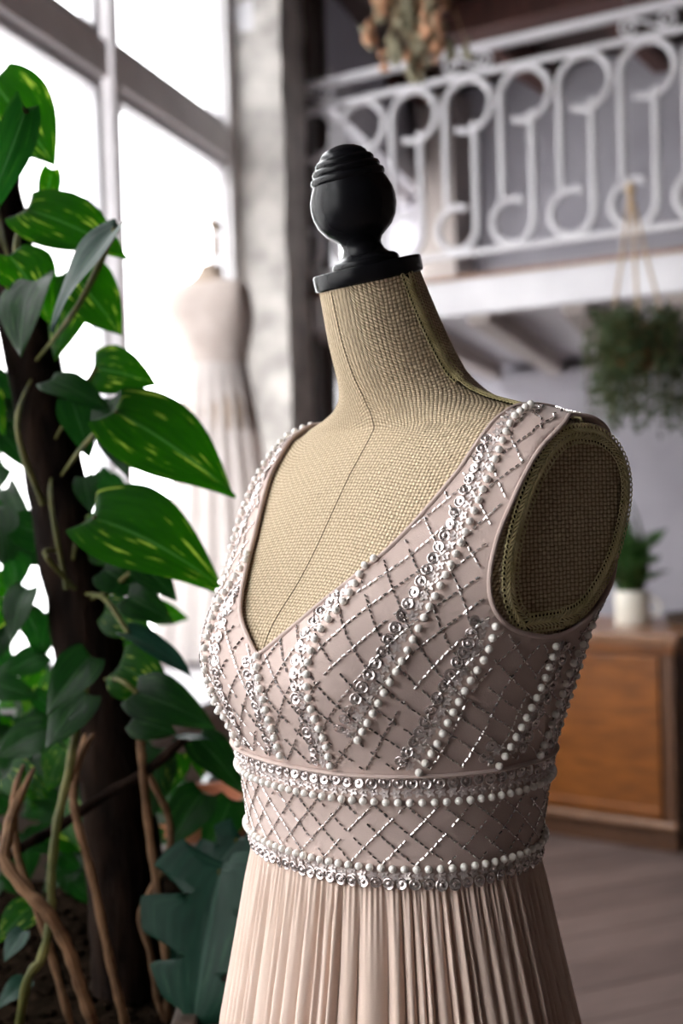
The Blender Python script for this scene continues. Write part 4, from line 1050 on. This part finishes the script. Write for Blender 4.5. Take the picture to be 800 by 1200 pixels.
cbx('top_board', M['cab_top'], -.03, CW + .03, -.03, CD + .02, CH - .04, CH, bevel=.008)
cbx('top_moulding', M['cab'], -.012, CW + .012, -.014, CD, CH - .075, CH - .04, bevel=.01)
cbx('corner_stile', M['cab_dark'], .0, .045, .0, .05, .115, CH - .075)  # darker wood than the left stile: shade put into the colour
cbx('corner_stile', M['cab'], CW - .045, CW, .0, .05, .115, CH - .075)
for k in range(2):
    q0_ = .055 + k * .58
    dr = cbx('door', M['cab'], q0_, q0_ + .56, .004, .022, .125, CH - .085)
    b = MB()
    for (a0, a1, z0, z1) in ((q0_, q0_ + .56, .125, .16), (q0_, q0_ + .56, CH - .12, CH - .085), (q0_, q0_ + .04, .16, CH - .12), (q0_ + .52, q0_ + .56, .16, CH - .12)): b.box(cb, a0, a1, -.004, .006, z0, z1)
    b.build('door_frame', M['cab'], dr, smooth=False, bevel=.003)
cbx('side_panel', M['cab_dark'], -.002, .02, .05, CD, .115, CH - .075)  # darker wood paints the shade on the side away from the windows
# cream mug with a green plant
mp_ = None
d_ = ray(741, 731); t_ = (CH - CAM.z) / d_.z; mpos = CAM + d_ * t_
mug = thing('potted_herb', mpos, 'leafy green plant in a cream mug on the sideboard', 'potted plant')
b = MB(); MR = .066
b.lathe([(MR * .93, 0), (MR, .006), (MR, .125), (MR * .985, .13), (MR * .9, .13), (MR * .89, .105), (.01, .105)], Matrix.Translation(mpos), 36); mg = b.build('mug', M['mug'], mug)
hd = Vector((.95, -.3, 0)).normalized(); b = MB(); b.tube([mpos + hd * (MR - .004 + .042 * sin(a)) + Vector((0, 0, .066 + .036 * -cos(a))) for a in [pi * k / 14 for k in range(15)]], .008, 8); b.build('handle', M['mug'], mg)
b = MB(); b.lathe([(MR * .88, .112), (.005, .116)], Matrix.Translation(mpos), 20); b.build('soil', M['soil'], mug)
BLADE = leaf_mesh('leaf', M['herb_leaf'], W=.10, fold=.3, droop=.35, heart=0, nt=10, ns=4); ROUND = leaf_mesh('leaf', M['herb_leaf'], W=.33, fold=.2, droop=.2, nt=10, ns=6, seed=3)
rnd = random.Random(6)
for k in range(46):
    a = rnd.uniform(0, 6.28); e = rnd.uniform(.1, 1.0); ln = rnd.uniform(.12, .38); p0 = mpos + Vector((.03 * cos(a), .03 * sin(a), .115))
    dv = Vector((cos(a) * e - .15, sin(a) * e, 1.15)).normalized()
    if k % 2: leaf_at(BLADE, p0, p0 + dv * ln, (cos(a), sin(a), .4), mug, 1.0)
    else:
        p1 = p0 + dv * ln * .55; bq = MB(); bq.tube([p0, p1], .0016, 5); bq.build('stalk', M['stem_green'], mug); leaf_at(ROUND, p1, p1 + (dv + Vector((cos(a), sin(a), -.2)) * .6).normalized() * rnd.uniform(.07, .12), (0, -.4, 1), mug, 1.0)
# dark wicker tray at the cabinet end
d_ = ray(792, 733); t_ = (CH - CAM.z) / d_.z; tpz = CAM + d_ * t_ + Vector((.10, .04, 0))
trb = MB(); trb.lathe([(.10, 0), (.115, .004), (.13, .03), (.132, .036), (.124, .036), (.108, .01), (.005, .008)], Matrix.Translation(tpz), 30)
tag(trb.build('wicker_tray', M['tray'], smooth=True), 'round dark wicker tray at the end of the sideboard', 'tray')

# ================================================================ HANGING PLANT, DRIED BUNCH, CURTAIN
hc = at(748, 420, 3.9); apex = at(739, 222, 3.9)
hp = thing('hanging_plant', hc - Vector((0, 0, .22)), 'bushy trailing plant in a jute rope hanger', 'hanging plant')
b = MB(); b.lathe([(.03, -.09), (.06, -.085), (.082, -.03), (.088, .04), (.08, .04), (.07, .0), (.005, -.01)], Matrix.Translation(hc + Vector((0, 0, .06))), 28); b.build('pot', M['terracotta'], hp)
for a in (.3, 2.4, 4.5):
    rim = hc + Vector((.09 * cos(a), .09 * sin(a), .10)); b = MB(); b.tube(smooth_path([apex, apex.lerp(rim, .5), rim, hc + Vector((.06 * cos(a), .06 * sin(a), -.02)), hc + Vector((0, 0, -.04))], 5), .0048, 7); b.build('rope', M['rope'], hp)
b = MB(); b.ball(apex, .016, 10, 6, (1, 1, 1.6)); b.build('knot', M['rope'], hp)
b = MB(); b.tube([apex, Vector((apex.x, apex.y, 4.08))], .0007, 5); b.build('hanging_cord', M['white_paint'], hp)
def sprigs(n, c, rad, rnd, lenf, leaf, per, fall):
    lf = MB(); stm = MB()
    for k in range(n):
        a = rnd.uniform(0, 2 * pi); r0 = rad * rnd.uniform(.15, .5); p0 = c + Vector((r0 * cos(a), r0 * sin(a), .05)); rr_ = rad * rnd.uniform(.5, 1.05); p1 = c + Vector((rr_ * cos(a), rr_ * sin(a), rnd.uniform(.03, .15))); p2 = c + Vector((rr_ * cos(a) * 1.05, rr_ * sin(a) * 1.05, -lenf * rnd.uniform(.1, 1)))
        path = smooth_path([p0, p1, p2], 5); stm.tube(path, .0014, 4)
        for j in range(per):
            q = path[min(len(path) - 1, int(rnd.random() * len(path)))] + Vector((rnd.uniform(-1, 1), rnd.uniform(-1, 1), rnd.uniform(-1, 1))) * .018
            x = Vector((rnd.uniform(-1, 1), rnd.uniform(-1, 1), rnd.uniform(-1, fall))).normalized(); y = x.orthogonal().normalized(); s_ = leaf * rnd.uniform(.6, 1.3)
            n0 = lf.add([q, q + x * s_ * .5 + y * s_ * .28, q + x * s_, q + x * s_ * .5 - y * s_ * .28], [(0, 1, 2, 3)])
            for i_, u_ in enumerate(((0, 0), (.5, 1), (1, 0), (.5, -1))): lf.uv[n0 + i_] = u_
    return lf, stm
lf, stm = sprigs(140, hc, .15, random.Random(9), .22, .030, 22, .3)
tag(lf.build('foliage', M['grey_leaf'], hp, smooth=False), kind='stuff'); tag(stm.build('trailing_stems', M['stem_green'], hp), kind='stuff')
dc = at(482, -30, 3.9)
db = thing('dried_bouquet', dc - Vector((0, 0, .25)), 'bunch of dried flowers hanging upside down from the ceiling', 'dried flowers')
rnd = random.Random(12); st = MB(); bl = MB(); gr = MB()
for k in range(80):
    a = rnd.uniform(0, 6.28); sp = abs(rnd.gauss(0, .07)); e = dc + Vector((sp * cos(a) * 1.3, sp * sin(a), -rnd.uniform(.06, .34) + sp * .6)); s_ = dc + Vector((.01 * cos(a), .01 * sin(a), .25)); st.tube([s_, s_.lerp(e, .55), e], .0016, 5)
    tgt = bl if k % 3 == 0 else gr
    for j in range(7):
        q = e + Vector((rnd.uniform(-.014, .014), rnd.uniform(-.014, .014), rnd.uniform(-.02, .05))); tgt.ball(q, rnd.uniform(.006, .014), 6, 4, (1, 1, rnd.uniform(1, 1.8)))
st.build('stems', M['dried'], db); tag(bl.build('peach_blooms', M['dried_bloom'], db), kind='stuff'); tag(gr.build('grey_seed_heads', M['dried_grey'], db), kind='stuff')
b = MB(); b.tube([dc + Vector((0, 0, .2)), dc + Vector((0, 0, .24))], .02, 10); b.build('tie', M['rope'], db)
b = MB(); b.tube([dc + Vector((0, 0, .24)), Vector((dc.x, dc.y, 4.08))], .002, 5); b.build('hanging_cord', M['rope'], db)
for o in list(bpy.data.objects):
    if o.type == 'MESH': pass
